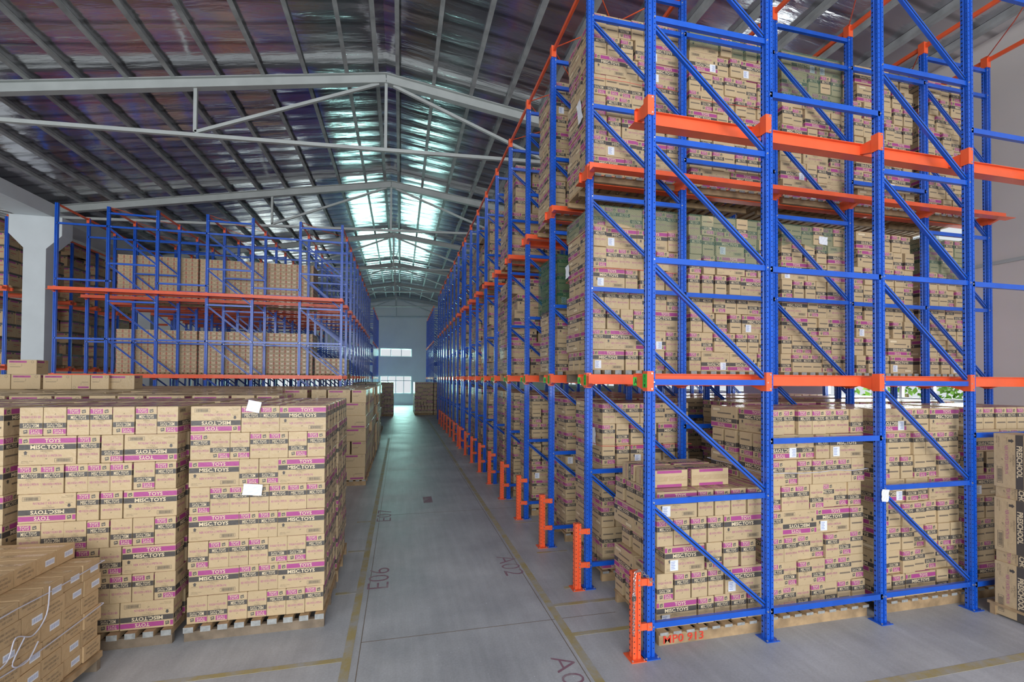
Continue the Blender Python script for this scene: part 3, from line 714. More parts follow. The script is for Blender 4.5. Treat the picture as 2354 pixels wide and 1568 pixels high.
ROWN = lambda k: ORD[k+1]
rows = [Y0+DY*k for k in range(10)] + [14.59+DY*k for k in range(9)]
RG = 'blue upright frames of the right rack'
for k, y in enumerate(rows):
    for c in range(3):
        if k > 7 and c > 0: continue
        x = X0 + D2*c
        where = ('beside the aisle', 'in the middle', 'at the back')[c]
        frame(x, y, f"blue upright rack frame, right rack, {ROWN(k)} row from the camera, {where}", RG, parts=(k < 7 and c == 0) or k < 3, holes=k < 6, armk=(0, 1) if k == 0 else (1, 1))
        if c < 2 and k < 6:
            for z, zn in SZ: tag(link('spacer_bar', SPM, None, (x+D1, y, z)), f"{zn} blue spacer bar, right rack, {ROWN(k)} row, {('aisle', 'rear')[c]} gap between frames", 'spacer bar', 'spacer bars of the right rack')
        for q in (0, 1):
            if k < len(rows)-1 and not (k > 7 and q == 1):
                L = rows[k+1]-y
                tag(link('top_tie', TIE, None, (x+q*D1, y, HP-0.03), (0, 0, 0)), f"orange top tie beam, right rack, from {ROWN(k)} row, {ORD[c*2+q+1]} post line", 'tie beam', 'orange top ties of the right rack')
    for li, z in enumerate(LV):
        for s, yy in ((-1, y-0.11), (1, y+0.175)):
            if k == 0 and s < 0: continue
            if k > 11: continue
            tag(link('support_rail', RAIL[s], None, (X0-0.06, yy, z-(0.037 if li == 0 else 0.05))), f"orange pallet rail, right rack, {('lower','upper')[li]} level, {('near','far')[s > 0]} side of {ROWN(k)} row", 'pallet rail', 'orange pallet rails of the right rack')
# row 0 goes on to the right: fourth frame pair beyond the picture edge is joined by these bars
for z, zn in SZ: pass
for k in (0, 1, 2, 3): rod(X0, rows[k]+0.03, X0+D1, rows[k+1]+0.03, HP, f"thin orange bracing rod over the {ROWN(k)} right lane, aisle side", 'roof-level bracing rods'); rod(X0+D1, rows[k]+0.03, X0, rows[k+1]+0.03, HP+0.01, f"second thin orange bracing rod crossing over the {ROWN(k)} right lane", 'roof-level bracing rods')
for k in (0, 1, 2): rod(X0+D2, rows[k]+0.03, X0+D2+D1, rows[k+1]+0.03, HP, f"thin orange bracing rod over the {ROWN(k)} right lane, middle frames", 'roof-level bracing rods'); rod(X0+2*D2, rows[k]+0.03, X0+2*D2+D1, rows[k+1]+0.03, HP, f"thin orange bracing rod over the {ROWN(k)} right lane, rear frames", 'roof-level bracing rods')
for k in range(7):       # beyond the gap
    y = 28.0+DY*k
    frame(X0, y, f"blue upright frame of the far right rack, {ORD[k+1]} row of that rack", 'far right rack frames', parts=False)
    if k < 6: tag(link('top_tie', TIE, None, (X0, y, HP-0.03)), f"orange top tie of the far right rack, {ORD[k+1]} bay", 'tie beam', 'far right rack ties')

# guards
GP = post_g(0.68, 'orange').mesh('guard_column')
g = G(); g.box(-0.065, -0.04, 0, 0.065, 0.10, 0.006, 'orange'); g.head((0.05, -0.025, 0.012), 0.008, 'bolt'); g.head((-0.05, -0.025, 0.012), 0.008, 'bolt'); GB = g.mesh('base_plate')
g = G(); g.box(0.034, -0.004, -0.027, 0.09, 0.02, 0.027, 'orange'); g.box(0.086, -0.012, -0.03, 0.128, -0.001, 0.03, 'orange')
for p in ((0.016, -0.001, 0.02), (0.016, -0.001, -0.02), (0.108, -0.012, 0)): g.head(p, 0.009, 'bolt')
GA = g.mesh('link_arm')
for k, y in enumerate(rows[:17]):
    t = thing('guard_post', f"short orange guard post bolted to the {ROWN(k)} blue post along the right aisle", 'guard post', (X0-0.122, y, 0), group='orange guard posts along the aisle')
    link('guard_column', GP, t); link('base_plate', GB, t)
    for z in (0.25, 0.60): link('link_arm', GA, t, (0, 0, z))

# bay stickers
def sticker(name, x, y, z, w_, h_, texts, axis, label):
    g = G()
    if axis == 'y': g.box(x, y, z, x+w_, y+0.003, z+h_, 'green'); f = Face(g, (x, y, z), (1, 0, 0), (0, 0, 1), 0.0005)
    else: g.box(x-0.003, y, z, x, y+w_, z+h_, 'green'); f = Face(g, (x-0.003, y+w_, z), (0, -1, 0), (0, 0, 1), 0.0005)
    n = len(texts)
    for i, t in enumerate(texts):
        if n == 1: f.text(t, w_*0.08, h_*0.15, w_*0.92, h_*0.85, 'black', 1, 0.02)
        else: f.text(t, w_*0.36, h_*(1-(i+0.78)/n), w_*0.64, h_*(1-(i+0.22)/n), 'black', 1, 0.01)
    tag(link(name, g.mesh(name)), label, 'sign', 'green bay stickers')
for k in range(7):
    y = rows[k]
    sticker('level_sticker', X0-0.0395, y+0.003, LV[0]-0.052, 0.058, 0.11, ['3', '2', '1'], 'x', f"green sticker reading 3 2 1 on the {ROWN(k)} right aisle post")
    sticker('bay_sign', X0-0.068, y+0.166, LV[0]-0.038, 0.075, 0.07, ['A0%d' % (k+1)], 'y', f"green bay sign A0{k+1} at the rail end of the {ROWN(k)} right row")
    
# left rack
YG = 13.778; XLs = [-2.81, -5.16, -7.47]
LG = 'blue upright frames of the left rack'
lrows = [YG+DY*j for j in range(11)]
for j, y in enumerate(lrows):
    for c, x in enumerate(XLs):
        frame(x, y, f"blue upright rack frame, left rack, {ROWN(j)} row, {('beside the aisle', 'second from aisle', 'third from aisle')[c]}", LG, parts=j < 3, holes=j < 2)
        if c:
            for z, zn in SZ:
                if j < 7: tag(link('spacer_bar', SPM, None, (x+D1, y, z)), f"{zn} blue spacer bar, left rack, {ROWN(j)} row, {ORD[c]} gap from aisle", 'spacer bar', 'spacer bars of the left rack')
    # single posts at the west end
    t = thing('end_post', f"single blue post at the column end of the left rack, {ROWN(j)} row", 'rack post', (-8.60, y, 0), group='west end posts of the left rack')
    link('post', POSTP, t)
    for z in LV: link('cantilever_arm', ARM[(1, 1)], t, (0, 0, z))
    if j < 7:
        for z, zn in SZ: tag(link('spacer_bar', SPM, None, (-8.60, y, z), (0, 0, 0)), f"{zn} blue spacer bar at the column end of the left rack, {ROWN(j)} row", 'spacer bar', 'spacer bars of the left rack')
    if j < len(lrows)-1:
        for c, x in enumerate((-1.69, -2.81, -4.04, -5.16, -6.35, -7.47, -8.60)):
            if j > 5 and c: continue
            tag(link('top_tie', TIE if j else TIE0, None, (x, y, HP-0.03)), f"orange top tie beam, left rack, from {ROWN(j)} row, {ORD[c+1]} post line from aisle", 'tie beam', 'orange top ties of the left rack')
    for li, z in enumerate(LV):
        for s, yy in ((-1, y-0.11), (1, y+0.175)):
            if j > 7: continue
            key = ('L', s)
            if key not in RAIL: RAIL[key] = rail_mesh(7.05, s)
            tag(link('support_rail', RAIL[key], None, (-8.68, yy, z-(0.037 if li == 0 else 0.05))), f"orange pallet rail, left rack, {('lower','upper')[li]} level, {('near','far')[s > 0]} side of {ROWN(j)} row", 'pallet rail', 'orange pallet rails of the left rack')
for j in range(3):
    for c, x in enumerate(XLs):
        rod(x, lrows[j]+0.03, x+D1, lrows[j+1]+0.03, HP, f"thin orange bracing rod above the left rack, {ROWN(j)} lane, {ORD[c+1]} frame from aisle", 'roof-level bracing rods')
for k in range(6):
    y = 29.6+DY*k
    frame(-2.81, y, f"blue upright frame of the far left rack, {ORD[k+1]} row of that rack", 'far left rack frames', parts=False)
    if k < 5: tag(link('top_tie', TIE, None, (-1.69, y, HP-0.03)), f"orange top tie of the far left rack, {ORD[k+1]} bay", 'tie beam', 'far left rack ties')
# west rack behind the columns
for j in range(7):
    y = 15.45+1.28*j
    t = thing('rack_post', f"blue post of the rack behind the white columns, {ORD[j+1]} from the camera", 'rack post', (-10.72, y-0.12, 0), group='posts of the rack behind the columns')
    link('post', POSTP, t)
    for z in (2.42, 4.62):
        g = G(); g.box(-0.039, -0.004, -0.08, 0.045, 0.064, 0.08, 'orange'); g.bar((0.02, -0.15, 0), (0.02, 0.25, 0), 0.04, 0.07, 'orange'); link('cantilever_arm', g.mesh('cantilever_arm'), t, (0, 0, z))
    for z, zn in ((2.40, 'lower'), (4.60, 'upper')):
        g = G(); g.box(-2.2, 0, 0, 0.12, 0.03, 0.09, 'orange'); g.box(-2.2, 1.0, 0, 0.12, 1.03, 0.09, 'orange')
        tag(link('support_rail', g.mesh('support_rail'), None, (-10.75, y, z-0.045)), f"{zn} orange rail pair behind the columns, {ORD[j+1]} lane", 'pallet rail', 'rails behind the columns')
    if j < 6: g = G(); g.bar((0, 0, 0), (0, 1.28, 0), 0.03, 0.06, 'orange'); tag(link('top_tie', g.mesh('top_tie'), None, (-10.72, y-0.09, HP+0.03)), f"orange top tie behind the columns, {ORD[j+1]} bay", 'tie beam', 'ties behind the columns')

# ------------------------------------------------------------------ stacks of cartons
def sname(*a): return ' '.join(a)
def RH(zp): return 0.115 if zp == 0 else (0.143 if zp < 3 else 0.083)
def stk(x, y, zp, n, desc, group, **k):
    H = k.pop('ph', RH(zp)); parts = k.pop('pparts', False); Wp = k.get('W', 1.07); des = k.get('des', 'toy'); L = DES[des][0]
    stack(x, y, zp+H, n, desc, group, **k)
    pallet(x-0.01, y-0.045, zp, f"wooden pallet under the {desc.split(' of the ')[0] if False else desc}"[:110], parts, Wp+0.02, round(2*L+0.085, 2), H=H)
def stack2(p):   # patterns with explicit flips: L l e f
    return p
def stack_exact(x0, y0, z0, rowsp, sdesc, group, W=1.07, side=1, vis=1.0):
    L, u, H, _ = DES['toy']; n = len(rowsp)
    for l, p in enumerate(rowsp):
        widths = [L if c in 'Ll' else u for c in p]; gap = (W-sum(widths))/(len(p)-1); gap = max(0, min(gap, 0.02)); z = z0+l*H
        off = R.uniform(-1, 1)*0.006
        for r in (0, 1):
            xx = x0 + off + (W - sum(widths) - gap*(len(p)-1)) * (0.5)
            for i, c in enumerate(p):
                wd = L if c in 'Ll' else u; cx = xx+wd/2; xx += wd+gap
                edge = i == len(p)-1 if side > 0 else i == 0
                if r and not (l == n-1) and not edge: continue
                lay = 'top' if l == n-1 else ORD[l+1] if l else 'bottom'; fl = c in 'lf'
                up = 'flipped ' if fl else ''
                if c in 'Ll':
                    for q in (0, 1):
                        if q and not r and not edge and l < n-1: continue
                        rec('toy', cx, y0+r*(L+0.004)+u/2+q*(u+0.06)+R.uniform(-1, 1)*0.005, z, R.uniform(-1, 1)*0.006, fl, f"{up}long-side toy carton, {lay} layer, {ORD[i+1]} from left, {sdesc}", group, vis if not (r or q) else 0.08, noobj=bool(r or q) and not edge)
                else:
                    rec('toy', cx, y0+r*(L+0.004)+L/2+R.uniform(-1, 1)*0.006, z, -PI/2+R.uniform(-1, 1)*0.008, fl, f"{up}end-on toy carton, {lay} layer, {ORD[i+1]} from left, {sdesc}", group, vis if not r else 0.1, noobj=bool(r) and not edge)
stack_exact(-1.715, 4.30, 0.128, ['ffefeee', 'LeeL', 'feeeffe', 'LeeL', 'feeeeee', 'LffL', 'effeefe', 'leeL'], 'left stack at the aisle edge', 'cartons of the left aisle stack', vis=2.5)
pallet(-1.725, 4.255, 0, 'worn wooden pallet under the left stack at the aisle edge', True, 1.09, 0.82, H=0.125)
stack_exact(-2.90, 4.30, 0.128, ['Lffl', 'eeeeeef', 'LefL', 'effeffe', 'leeL', 'eeeeefe', 'Lefl', 'ffeefef'], 'left stack behind brown cartons', 'cartons of the second left stack', W=1.09, vis=2.0)
pallet(-2.90, 4.255, 0, 'worn wooden pallet under the left stack behind the brown cartons', True, 1.09, 0.82, H=0.125)
stack_exact(-4.08, 4.30, 0.128, ['eeeeeee', 'eeLL'[:0] or 'LeeL', 'eeeeeee', 'LeeL', 'eeefeee', 'LeeL', 'eeeeeee', 'LeeL'][::-1], 'left stack cut by photo edge', 'cartons of the third left stack', W=1.09)
pallet(-4.09, 4.28, 0, 'wooden pallet under the left stack cut by the photo edge', True, 1.11, 0.82, H=0.125)
for r, (yy, xs) in enumerate([(5.2, (-1.715, -2.87, -4.03, -5.2))]):
    for i, x in enumerate(xs): stk(x, yy, 0, 8, f"second-row left stack {ORD[i+1]} from aisle", 'cartons of the second row on the left', side=1, ph=0.125, vis=0.3)
SP = ['Lee', 'eeL', 'eLe', 'LL', 'eeL']
def sstk(x, y, n, desc, group, vis=0.5, W=1.07, ph=0.115):
    stack(x, y, ph, n, desc, group, side=1, des='strip', pats=[SP[R.randrange(5)] for _ in range(n)], vis=vis, W=W, flips=0.12, jit=0.012)
    pallet(x, y, 0, f"wooden pallet under the {desc}", vis > 0.9, W, 0.9, H=ph)
rowsC = [(6.7, -1.60, 4), (7.75, -2.0, 5), (8.7, -2.2, 5), (9.65, -0.67, 6), (10.6, -0.67, 7), (11.55, -0.67, 7), (12.5, -0.67, 8)]
for r, (yy, xr, n) in enumerate(rowsC):
    for i in range(n):
        sstk(xr-1.07*(i+1)-0.06*i, yy, 7, f"tan stack {ORD[i+1]} from aisle, {ORD[r+1]} row", 'tan striped cartons on the left', vis=1.2 if (r == 3 and i < 2) else 0.5)
L_, W_, H_, _ = DES['strip']
for i, (x, z, rz) in enumerate([(-6.93, 1.952, 0), (-6.49, 1.952, 0), (-6.02, 1.952, 0), (-5.62, 1.952, -PI/2), (-5.33, 1.952, -PI/2), (-5.04, 1.952, 0), (-6.55, 1.952+H_, 0), (-7.4, 1.952, 0)]):
    rec('strip', x, 9.9, z, rz, i == 3, ['tan carton loose on the stacks, nearest the left photo edge', 'second loose tan carton on top, from left photo edge', 'third loose tan carton on top, from left photo edge', 'flipped loose tan carton on top of the left stacks', 'narrow loose tan carton on top of the left stacks', 'rightmost loose tan carton on top of the left stacks', 'single tan carton raised above the loose top row', 'loose tan carton outside the left photo edge'][i], 'loose cartons on top of the left stacks', 3.0)
# aisle-side floor stacks farther on
for i, yy in enumerate((13.5, 14.5, 15.5)): sstk(-1.60, yy, 7, f"tan stack {ORD[i+1]} along left rack foot", 'tan striped cartons on the left', W=0.93)
for i, yy in enumerate((16.6, 17.6, 18.6, 19.4)): stack(-1.62, yy, 0.115, 5, f"tall stack {ORD[i+1]} along aisle", 'brown stacks farther along the left', side=1, des='west', pats=['Le']*5, W=0.85); pallet(-1.62, yy, 0, f"pallet under the tall brown stack, {ORD[i+1]} along the left aisle edge", False, 0.9, 0.85)
for i, (x, yy) in enumerate(((-1.45, 26.6), (-1.45, 27.7), (0.83, 27.2), (1.95, 27.2), (0.83, 28.4), (0.83, 29.6))):
    stack(x, yy, 0.115, 8, f"far floor stack number {i+1} near the gable windows", 'far floor stacks', side=1 if x < 0 else -1, vis=0.1, W=1.07); pallet(x, yy, 0, f"pallet under {('nearer','farther','first','second','third','fourth')[i]} far stack {'left' if x < 0 else 'right'} of the aisle end", False)

# right rack
G0 = 'cartons on the floor, right rack'
# MP0913 pallet
stack_exact(2.10, 3.41, 0.115, ['Leeee', 'feeeL'.replace('L', 'L'), 'LfeeL'.replace('LfeeL', 'Lfee'), 'eeeeL', 'Leeee'], 'nearest right floor stack', G0, W=1.04, side=-1, vis=2.4)
t = pallet(2.10, 3.355, 0, 'wooden pallet with red MP0913 lettering under the nearest right stack', True, 1.06, 0.82)
g = G(); f = Face(g, (0, 0, 0), (1, 0, 0), (0, 0, 1), 0.0015); f.text('MP0 913', 0.04, 0.012, 0.42, 0.08, 'redpaint', 2, 0.012)
link('lettering', g.mesh('lettering'), t, (0, 0.019, 0))
zt = 0.115+5*HC
for i, (x, y) in enumerate(((2.30, 3.66), (2.72, 3.66), (2.30, 3.92), (2.72, 3.92))):
    rec('toy', x, y, zt, 0, True, ['carton laid flat on top of nearest right stack, front left', 'carton laid flat on top of nearest right stack, front right', 'carton laid flat on top of nearest right stack, back left', 'carton laid flat on top of nearest right stack, back right'][i], G0, 3.0, rot=(PI/2, 0, 0))
S8 = dict(side=-1, vis=1.6, jit=0.014)
stk(3.20, 3.41, 0, 8, 'second right floor stack', G0, pparts=True, **S8)
stk(4.43, 3.41, 0, 8, 'third right floor stack', G0, pparts=True, **S8)
stk(5.72, 3.43, 0, 8, 'fourth right floor stack', G0, pparts=True, side=-1, vis=0.5)
stk(2.165, 4.60, 0, 8, 'second-lane floor stack at aisle', G0, pparts=True, side=-1, vis=1.0)
stk(3.97, 4.60, 0, 8, 'second-lane floor stack behind', G0, side=-1, vis=0.5)
stk(5.1, 4.60, 0, 8, 'second-lane floor stack, third', G0, side=-1, vis=0.3)
stk(6.25, 4.60, 0, 8, 'second-lane floor stack, fourth', G0, side=-1, vis=0.3)
for lv, (zp, nm) in enumerate(((2.157, 'middle'), (4.367, 'upper'))):
    for i, (x, W) in enumerate(((2.055, 1.05), (3.25, 1.09), (4.53, 1.07), (5.63, 1.0), (6.73, 0.95))):
        pts = None
        if W < 1.05: pts = [R.choice(('eeeL'[:4], 'LeeE'.replace('E', 'e'), 'eeeeee', 'Leee')) for _ in range(8)]
        stk(x, 4.60, zp, 8, f"{nm}-level stack {ORD[i+1]} from aisle", f'cartons on the {nm} level, right rack', side=-1, vis=1.5 if i < 3 else 1.2, W=W, pats=pts, pparts=True, jit=0.012)
def lane(k, zp, n, x, des='toy', lvl='', **kw):
    y = rows[k]+0.15
    if des == 'preschool':
        stack(x, y, zp+RH(zp), n, f"{lvl} stack of lane {ORD[k+1]}", 'cartons of the farther right lanes', side=-1, des=des, pats=[R.choice(('Le', 'eee', 'Lee'[:2], 'eL')) for _ in range(n)], W=0.95, vis=0.8, flips=0.1)
        pallet(x, y, zp, f"pallet under the {lvl} stack of the {ORD[k+1]} right lane", k < 4, 1.07, 1.0, H=RH(zp))
    else: stk(x, y, zp, n, f"{lvl} stack, {ORD[k+1]} right lane", 'cartons of the farther right lanes', side=-1, vis=kw.get('vis', 0.4), pparts=k < 4)
lane(2, 0, 8, 2.20, lvl='floor', vis=0.8); lane(2, 2.157, 7, 2.07, lvl='middle', vis=0.8); lane(2, 4.367, 8, 2.03, lvl='upper', vis=0.8)
lane(3, 0, 8, 2.08, lvl='floor', vis=0.9)
lane(4, 0, 8, 2.08, lvl='floor'); lane(4, 2.157, 6, 2.02, 'preschool', 'middle'); lane(4, 4.367, 6, 2.02, 'preschool', 'upper')
for k in (2, 3, 4):      # second pallets deeper in the lane
    for zp in ((0, 2.157, 4.367) if k == 2 else (0,)): stk(3.3, rows[k]+0.15, zp, 8, f"{'floor' if zp == 0 else 'raised' if zp < 3 else 'high'} second stack, {ORD[k+1]} right lane", 'cartons of the farther right lanes', side=-1, vis=0.1)
for k in (2, 3): 
    for xx in (4.5, 5.7, 6.8): stk(xx, rows[k]+0.15, 0, 8, f"deep floor stack, {ORD[k+1]} lane, at {['','','','','third','fourth','fifth'][int(xx)]} place", 'cartons of the farther right lanes', side=-1, vis=0.1)
for k in range(5, 18):
    if k == 9: continue
    for lvl, zp in (('floor', 0), ('middle', 2.157), ('upper', 4.367)):
        if (k, lvl) in ((5, 'upper'), (7, 'middle')): continue
        d = 'preschool' if (k + len(lvl)) % 4 == 0 else 'toy'
        lane(k, zp, 6 if d == 'preschool' else 8, 2.06 + 0.04*((k*7) % 3), d, lvl, vis=0.3)
# the dark pallet at the right edge stands in front of the rack: cartons on their sides
Lp, Wp_, Hp_, _ = DES['preschool']
for l in range(5):
    for i in range(3):
        for j in range(2):
            if j and l < 4 and i: continue
            rec('preschool', 5.66 + 0.50*j+(0.02 if l % 2 else 0) , 3.0 - 0.31*i, 0.115+0.15 + 0.30*l if False else 0.115+0.30*l, 0, False, f"carton on its side, {ORD[l+1]} layer, {ORD[i+1]} from rack post, stack at right photo edge", 'cartons lying on their sides at the right edge', 1.5 if j == 0 else 0.3, rot='side')
pallet(5.50, 2.20, 0, 'wooden pallet of the carton stack at the right photo edge', True, 1.1, 1.0)

# small red-printed cartons in the left rack
def block(x0, y0, z0, nx, nz, desc, vis=1.0):
    L, W, H, _ = DES['small']
    for l in range(nz):
        for i in range(nx):
            for r in range(4):
                if r and l < nz-1 and i < nx-1: continue
                rec('small', x0+W*(i+0.5)+R.uniform(-1, 1)*0.002, y0+L*(r+0.5), z0+l*H, -PI/2, False, f"small red-edged carton, {ORD[l+1]} layer, {ORD[i+1]} from left, {desc}", 'small red-edged cartons in the left rack', vis if r == 0 else vis*0.02, noobj=r > 0)
for zp, nz, nm in ((2.157, 10, 'lower'), (4.367, 10, 'upper')):
    block(-7.95, 15.13, zp+RH(zp), 13, nz, f"{nm} left block"); block(-5.85, 15.13, zp+RH(zp), 20, nz, f"{nm} right block", 1.05)
    for i, x in enumerate((-7.96, -6.93, -5.86, -4.80, -3.74)): pallet(x, 15.13, zp, f"pallet under the {nm} small cartons, {ORD[i+1]} from left", False, 1.02 if i < 2 else 1.05, 0.81, H=RH(zp))
block(-2.62, 15.13, 2.30, 6, 4, 'low block'); pallet(-2.63, 15.13, 2.157, 'pallet under the low block of small cartons near the aisle', False, 1.0, 0.81, H=0.143)
# cartons behind the columns
for j in range(6):
    y = 15.5+1.28*j
    for zp, n, nm in ((0, 5, 'floor'), (2.435, 5, 'middle'), (4.635, 5, 'upper')):
        stack(-11.75, y, zp+0.1, n, f"{nm} stack behind columns, {ORD[j+1]} lane", 'tall cartons behind the white columns', side=1, des='west', pats=[R.choice(('Le', 'eL', 'ee')) for _ in range(n)], W=1.0, vis=0.8, flips=0, jit=0.015)
        pallet(-11.75, y, zp, f"pallet under the {nm} stack behind the columns, {ORD[j+1]} lane", False, 1.05, 0.9, H=0.1)
# brown cartons with barcode labels, front left
BA = math.radians(3.4); BC = Vector((-2.195, 4.05, 0))
def bp(a, b): return (BC.x - math.sin(BA)*a*1 - math.cos(BA)*b, BC.y - math.cos(BA)*a + math.sin(BA)*b)    # a: towards camera along the face, b: inwards (-X)
Lb, Wb, Hb, _ = DES['brownl']
lab_pat = ['tltltlt', 'tltlttl', 'tttltlt', 'ttltltl', 'lltltlt', 'llltttl']
for l in range(6):
    for i in range(7):
        for q in range(3):
            if q and l < 5 and i: continue
            x, y = bp(Wb*(i+0.5)+0.012*i*0.3 + (0.02 if l % 2 else 0), Lb*(q+0.5) + R.uniform(-1, 1)*0.006)
            rec('brownl' if lab_pat[l][i] == 'l' else 'brownt', x, y, 0.128+l*Hb, BA*-1, False, f"brown carton {'with barcode label' if lab_pat[l][i]=='l' else 'printed in grey'}, {('bottom' if l==0 else ORD[l+1])} layer, {ORD[i+1]} from the far corner", 'brown cartons front left', 4 if q == 0 else 1.5, rot='brown')
for i in range(6):
    for q in range(2):
        x, y = bp(Wb*(i+0.5)+0.01, 0.17 + Lb*(q+0.5)); d = 'brownl' if i in (0, 1) else 'brownt'
        rec(d, x, y, 0.128+6*Hb, -BA, False, f"brown carton {'with barcode label' if i < 2 else 'printed in grey'} on the raised top row, {ORD[i+1]} from far corner, {('front','back')[q]}", 'brown cartons front left', 4, rot='brown')
x, y = bp(1.22, 1.04); pallet(x, y, 0, 'wooden pallet under the brown cartons at front left', True, 1.06, 1.22, rz=-BA, H=0.125)

# ------------------------------------------------------------------ turn the records into cartons
LODS = {}
def des_arr(d, lod):
    if (d, lod) not in LODS: LODS[(d, lod)] = DES[d][3](lod).arrays()
    return LODS[(d, lod)]
g = G(); f = Face(g, (0, 0, 0), (1, 0, 0), (0, 0, 1), 0.001); f.rect(0, 0, 0.075, 0.088, 'paper', 1)
for yy in (0.07, 0.056, 0.042, 0.028, 0.014): f.rect(0.008, yy, 0.052 - (yy*100 % 3)*0.004, yy+0.006, 'paperink', 2)
LABELM = g.mesh('shipping_label'); LABELA = g.arrays()
def mat_of(r):
    L, W, H, _ = DES[r['des']]
    x, y, z, rz = r['x'], r['y'], r['z'], r['rz']
    if r['rot'] == 'side':      # carton lying on its end face: print runs vertically on the -X side
        return Matrix.Translation((x, y, z)) @ Matrix.Rotation(-PI/2, 4, 'Z') @ Matrix.Translation((0, 0, 0.15)) @ Matrix.Rotation(PI/2, 4, 'Y') @ Matrix.Translation((0, 0, -H/2))  
    if isinstance(r['rot'], tuple):
        return Matrix.Translation((x, y, z+W/2)) @ Matrix.Rotation(PI/2, 4, 'X') @ Matrix.Translation((0, 0, -H/2))
    m = Matrix.Translation((x, y, z)) @ Matrix.Rotation(rz, 4, 'Z')
    if r['flip']: m = m @ Matrix.Translation((0, 0, H-0.001)) @ Matrix.Rotation(PI, 4, 'Y')
    return m
bykind = {}
for r in recs: bykind.setdefault(KIND[r['des']][0], []).append(r)
LIM = {'toy_carton': 300, 'striped_carton': 120, 'small_carton': 300, 'brown_carton': 300, 'preschool_carton': 120, 'tall_carton': 90}
ORIG = {}
for kind, rs in bykind.items():
    cand = sorted([r for r in rs if not r['noobj']], key=lambda r: -r['rank']); own = cand[:LIM[kind]]; ids = {id(r) for r in own}
    rest = [r for r in rs if id(r) not in ids]
    seen = {}
    for r in own:
        if r['des'] not in ORIG: ORIG[r['des']] = mesh_from(kind, *des_arr(r['des'], 0))
        o = bpy.data.objects.new(kind, ORIG[r['des']]); COL.objects.link(o); o.matrix_world = mat_of(r)
        tag(o, r['label'], 'carton', r['group'])
        if kind == 'toy_carton' and 'long-side' in r['label'] and r['y'] > 3.2 and r['x'] > 0 and R.random() < 0.5:
            c = link('shipping_label', LABELM, o, (-0.16 + (0.02 if R.random() < 0.5 else 0), -0.0755, 0.02 if not r['flip'] else 0.12)); c['label'] = 'white shipping label with printed lines'
    if rest:
        parts = []
        for r in rest:
            d = math.sqrt(r['x']**2+r['y']**2+(r['z']-EYE)**2); lod = 1 if d < 11 else 2
            T = np.array(mat_of(r)); parts.append((des_arr(r['des'], lod), T))
            if kind == 'toy_carton' and d < 9 and r['x'] > 0 and 'long-side' in r['label'] and R.random() < 0.4:
                T2 = np.eye(4); T2[:3, 3] = (-0.15, -0.0757, 0.02 if not r['flip'] else 0.12); parts.append((LABELA, T @ T2))
        o = link('more_'+kind.replace('carton', 'cartons'), mesh_from(kind, *merge(*parts)))
        o['kind'] = 'stuff'; o['label'] = {'toy_carton': 'remaining cardboard toy cartons deeper in the stacks and racks', 'striped_carton': 'remaining tan cartons with a magenta strip in the left stacks'}.get(kind, 'remaining ' + kind.replace('_', ' ') + 's in the stacks'); o['category'] = 'cartons'
    print('KIND', kind, len(own), len(rest))

# ------------------------------------------------------------------ small things
def sheet(x, y, z, w_, h_, ang, label, axis='y', name='paper_sheet'):
    g = G(); n = 5
    P = []
    for i in range(n+1):
        for j in range(n+1):
            a = (i/n-0.5)*w_; b = (j/n-0.5)*h_; c, s = math.cos(ang), math.sin(ang); d = -0.004 - 0.006*math.sin(i*1.3+j*0.9)**2 - (0.012 if (i == 0 and j == 0) else 0)
            P.append((a*c-b*s, d, a*s+b*c) if axis == 'y' else (d, -(a*c-b*s), a*s+b*c))
    k = n+1
    for i in range(n):
        for j in range(n): g.quad(P[i*k+j], P[(i+1)*k+j], P[(i+1)*k+j+1], P[i*k+j+1], 'paper')
    tag(link(name, g.mesh(name), None, (x, y, z)), label, 'paper', 'papers taped to cartons')
sheet(-1.225, 4.283, 1.965-0.02, 0.105, 0.095, -0.22, 'crumpled white paper taped to the top of the left aisle stack')
sheet(-1.225, 4.283, 1.232, 0.15, 0.095, -0.1, 'white paper sheet taped halfway up the left aisle stack')
sheet(2.155, 4.80, 1.55, 0.12, 0.2, 0.1, 'white paper hanging on the second-lane floor stack', 'x')
sheet(2.03, 4.95, 5.35, 0.12, 0.28, 0.3, 'white paper hanging on the upper corner stack', 'x')
sheet(2.04, 5.35, 3.55, 0.12, 0.16, 0.15, 'white paper hanging on the middle corner stack', 'x')
sheet(5.41, 3.238, 1.16, 0.085, 0.11, -0.1, 'white paper wrapped on the fourth post of the front row') if False else sheet(4.30, 3.236, 1.16, 0.085, 0.11, -0.1, 'white paper taped to the third post of the front row')
sheet(2.06, 7.15, 1.35, 0.1, 0.2, 0.2, 'white paper with tape on the fourth-lane floor stack', 'x')
sheet(5.13, 4.585, 3.95, 0.13, 0.1, -0.05, 'white paper on the top of the third middle-level stack')
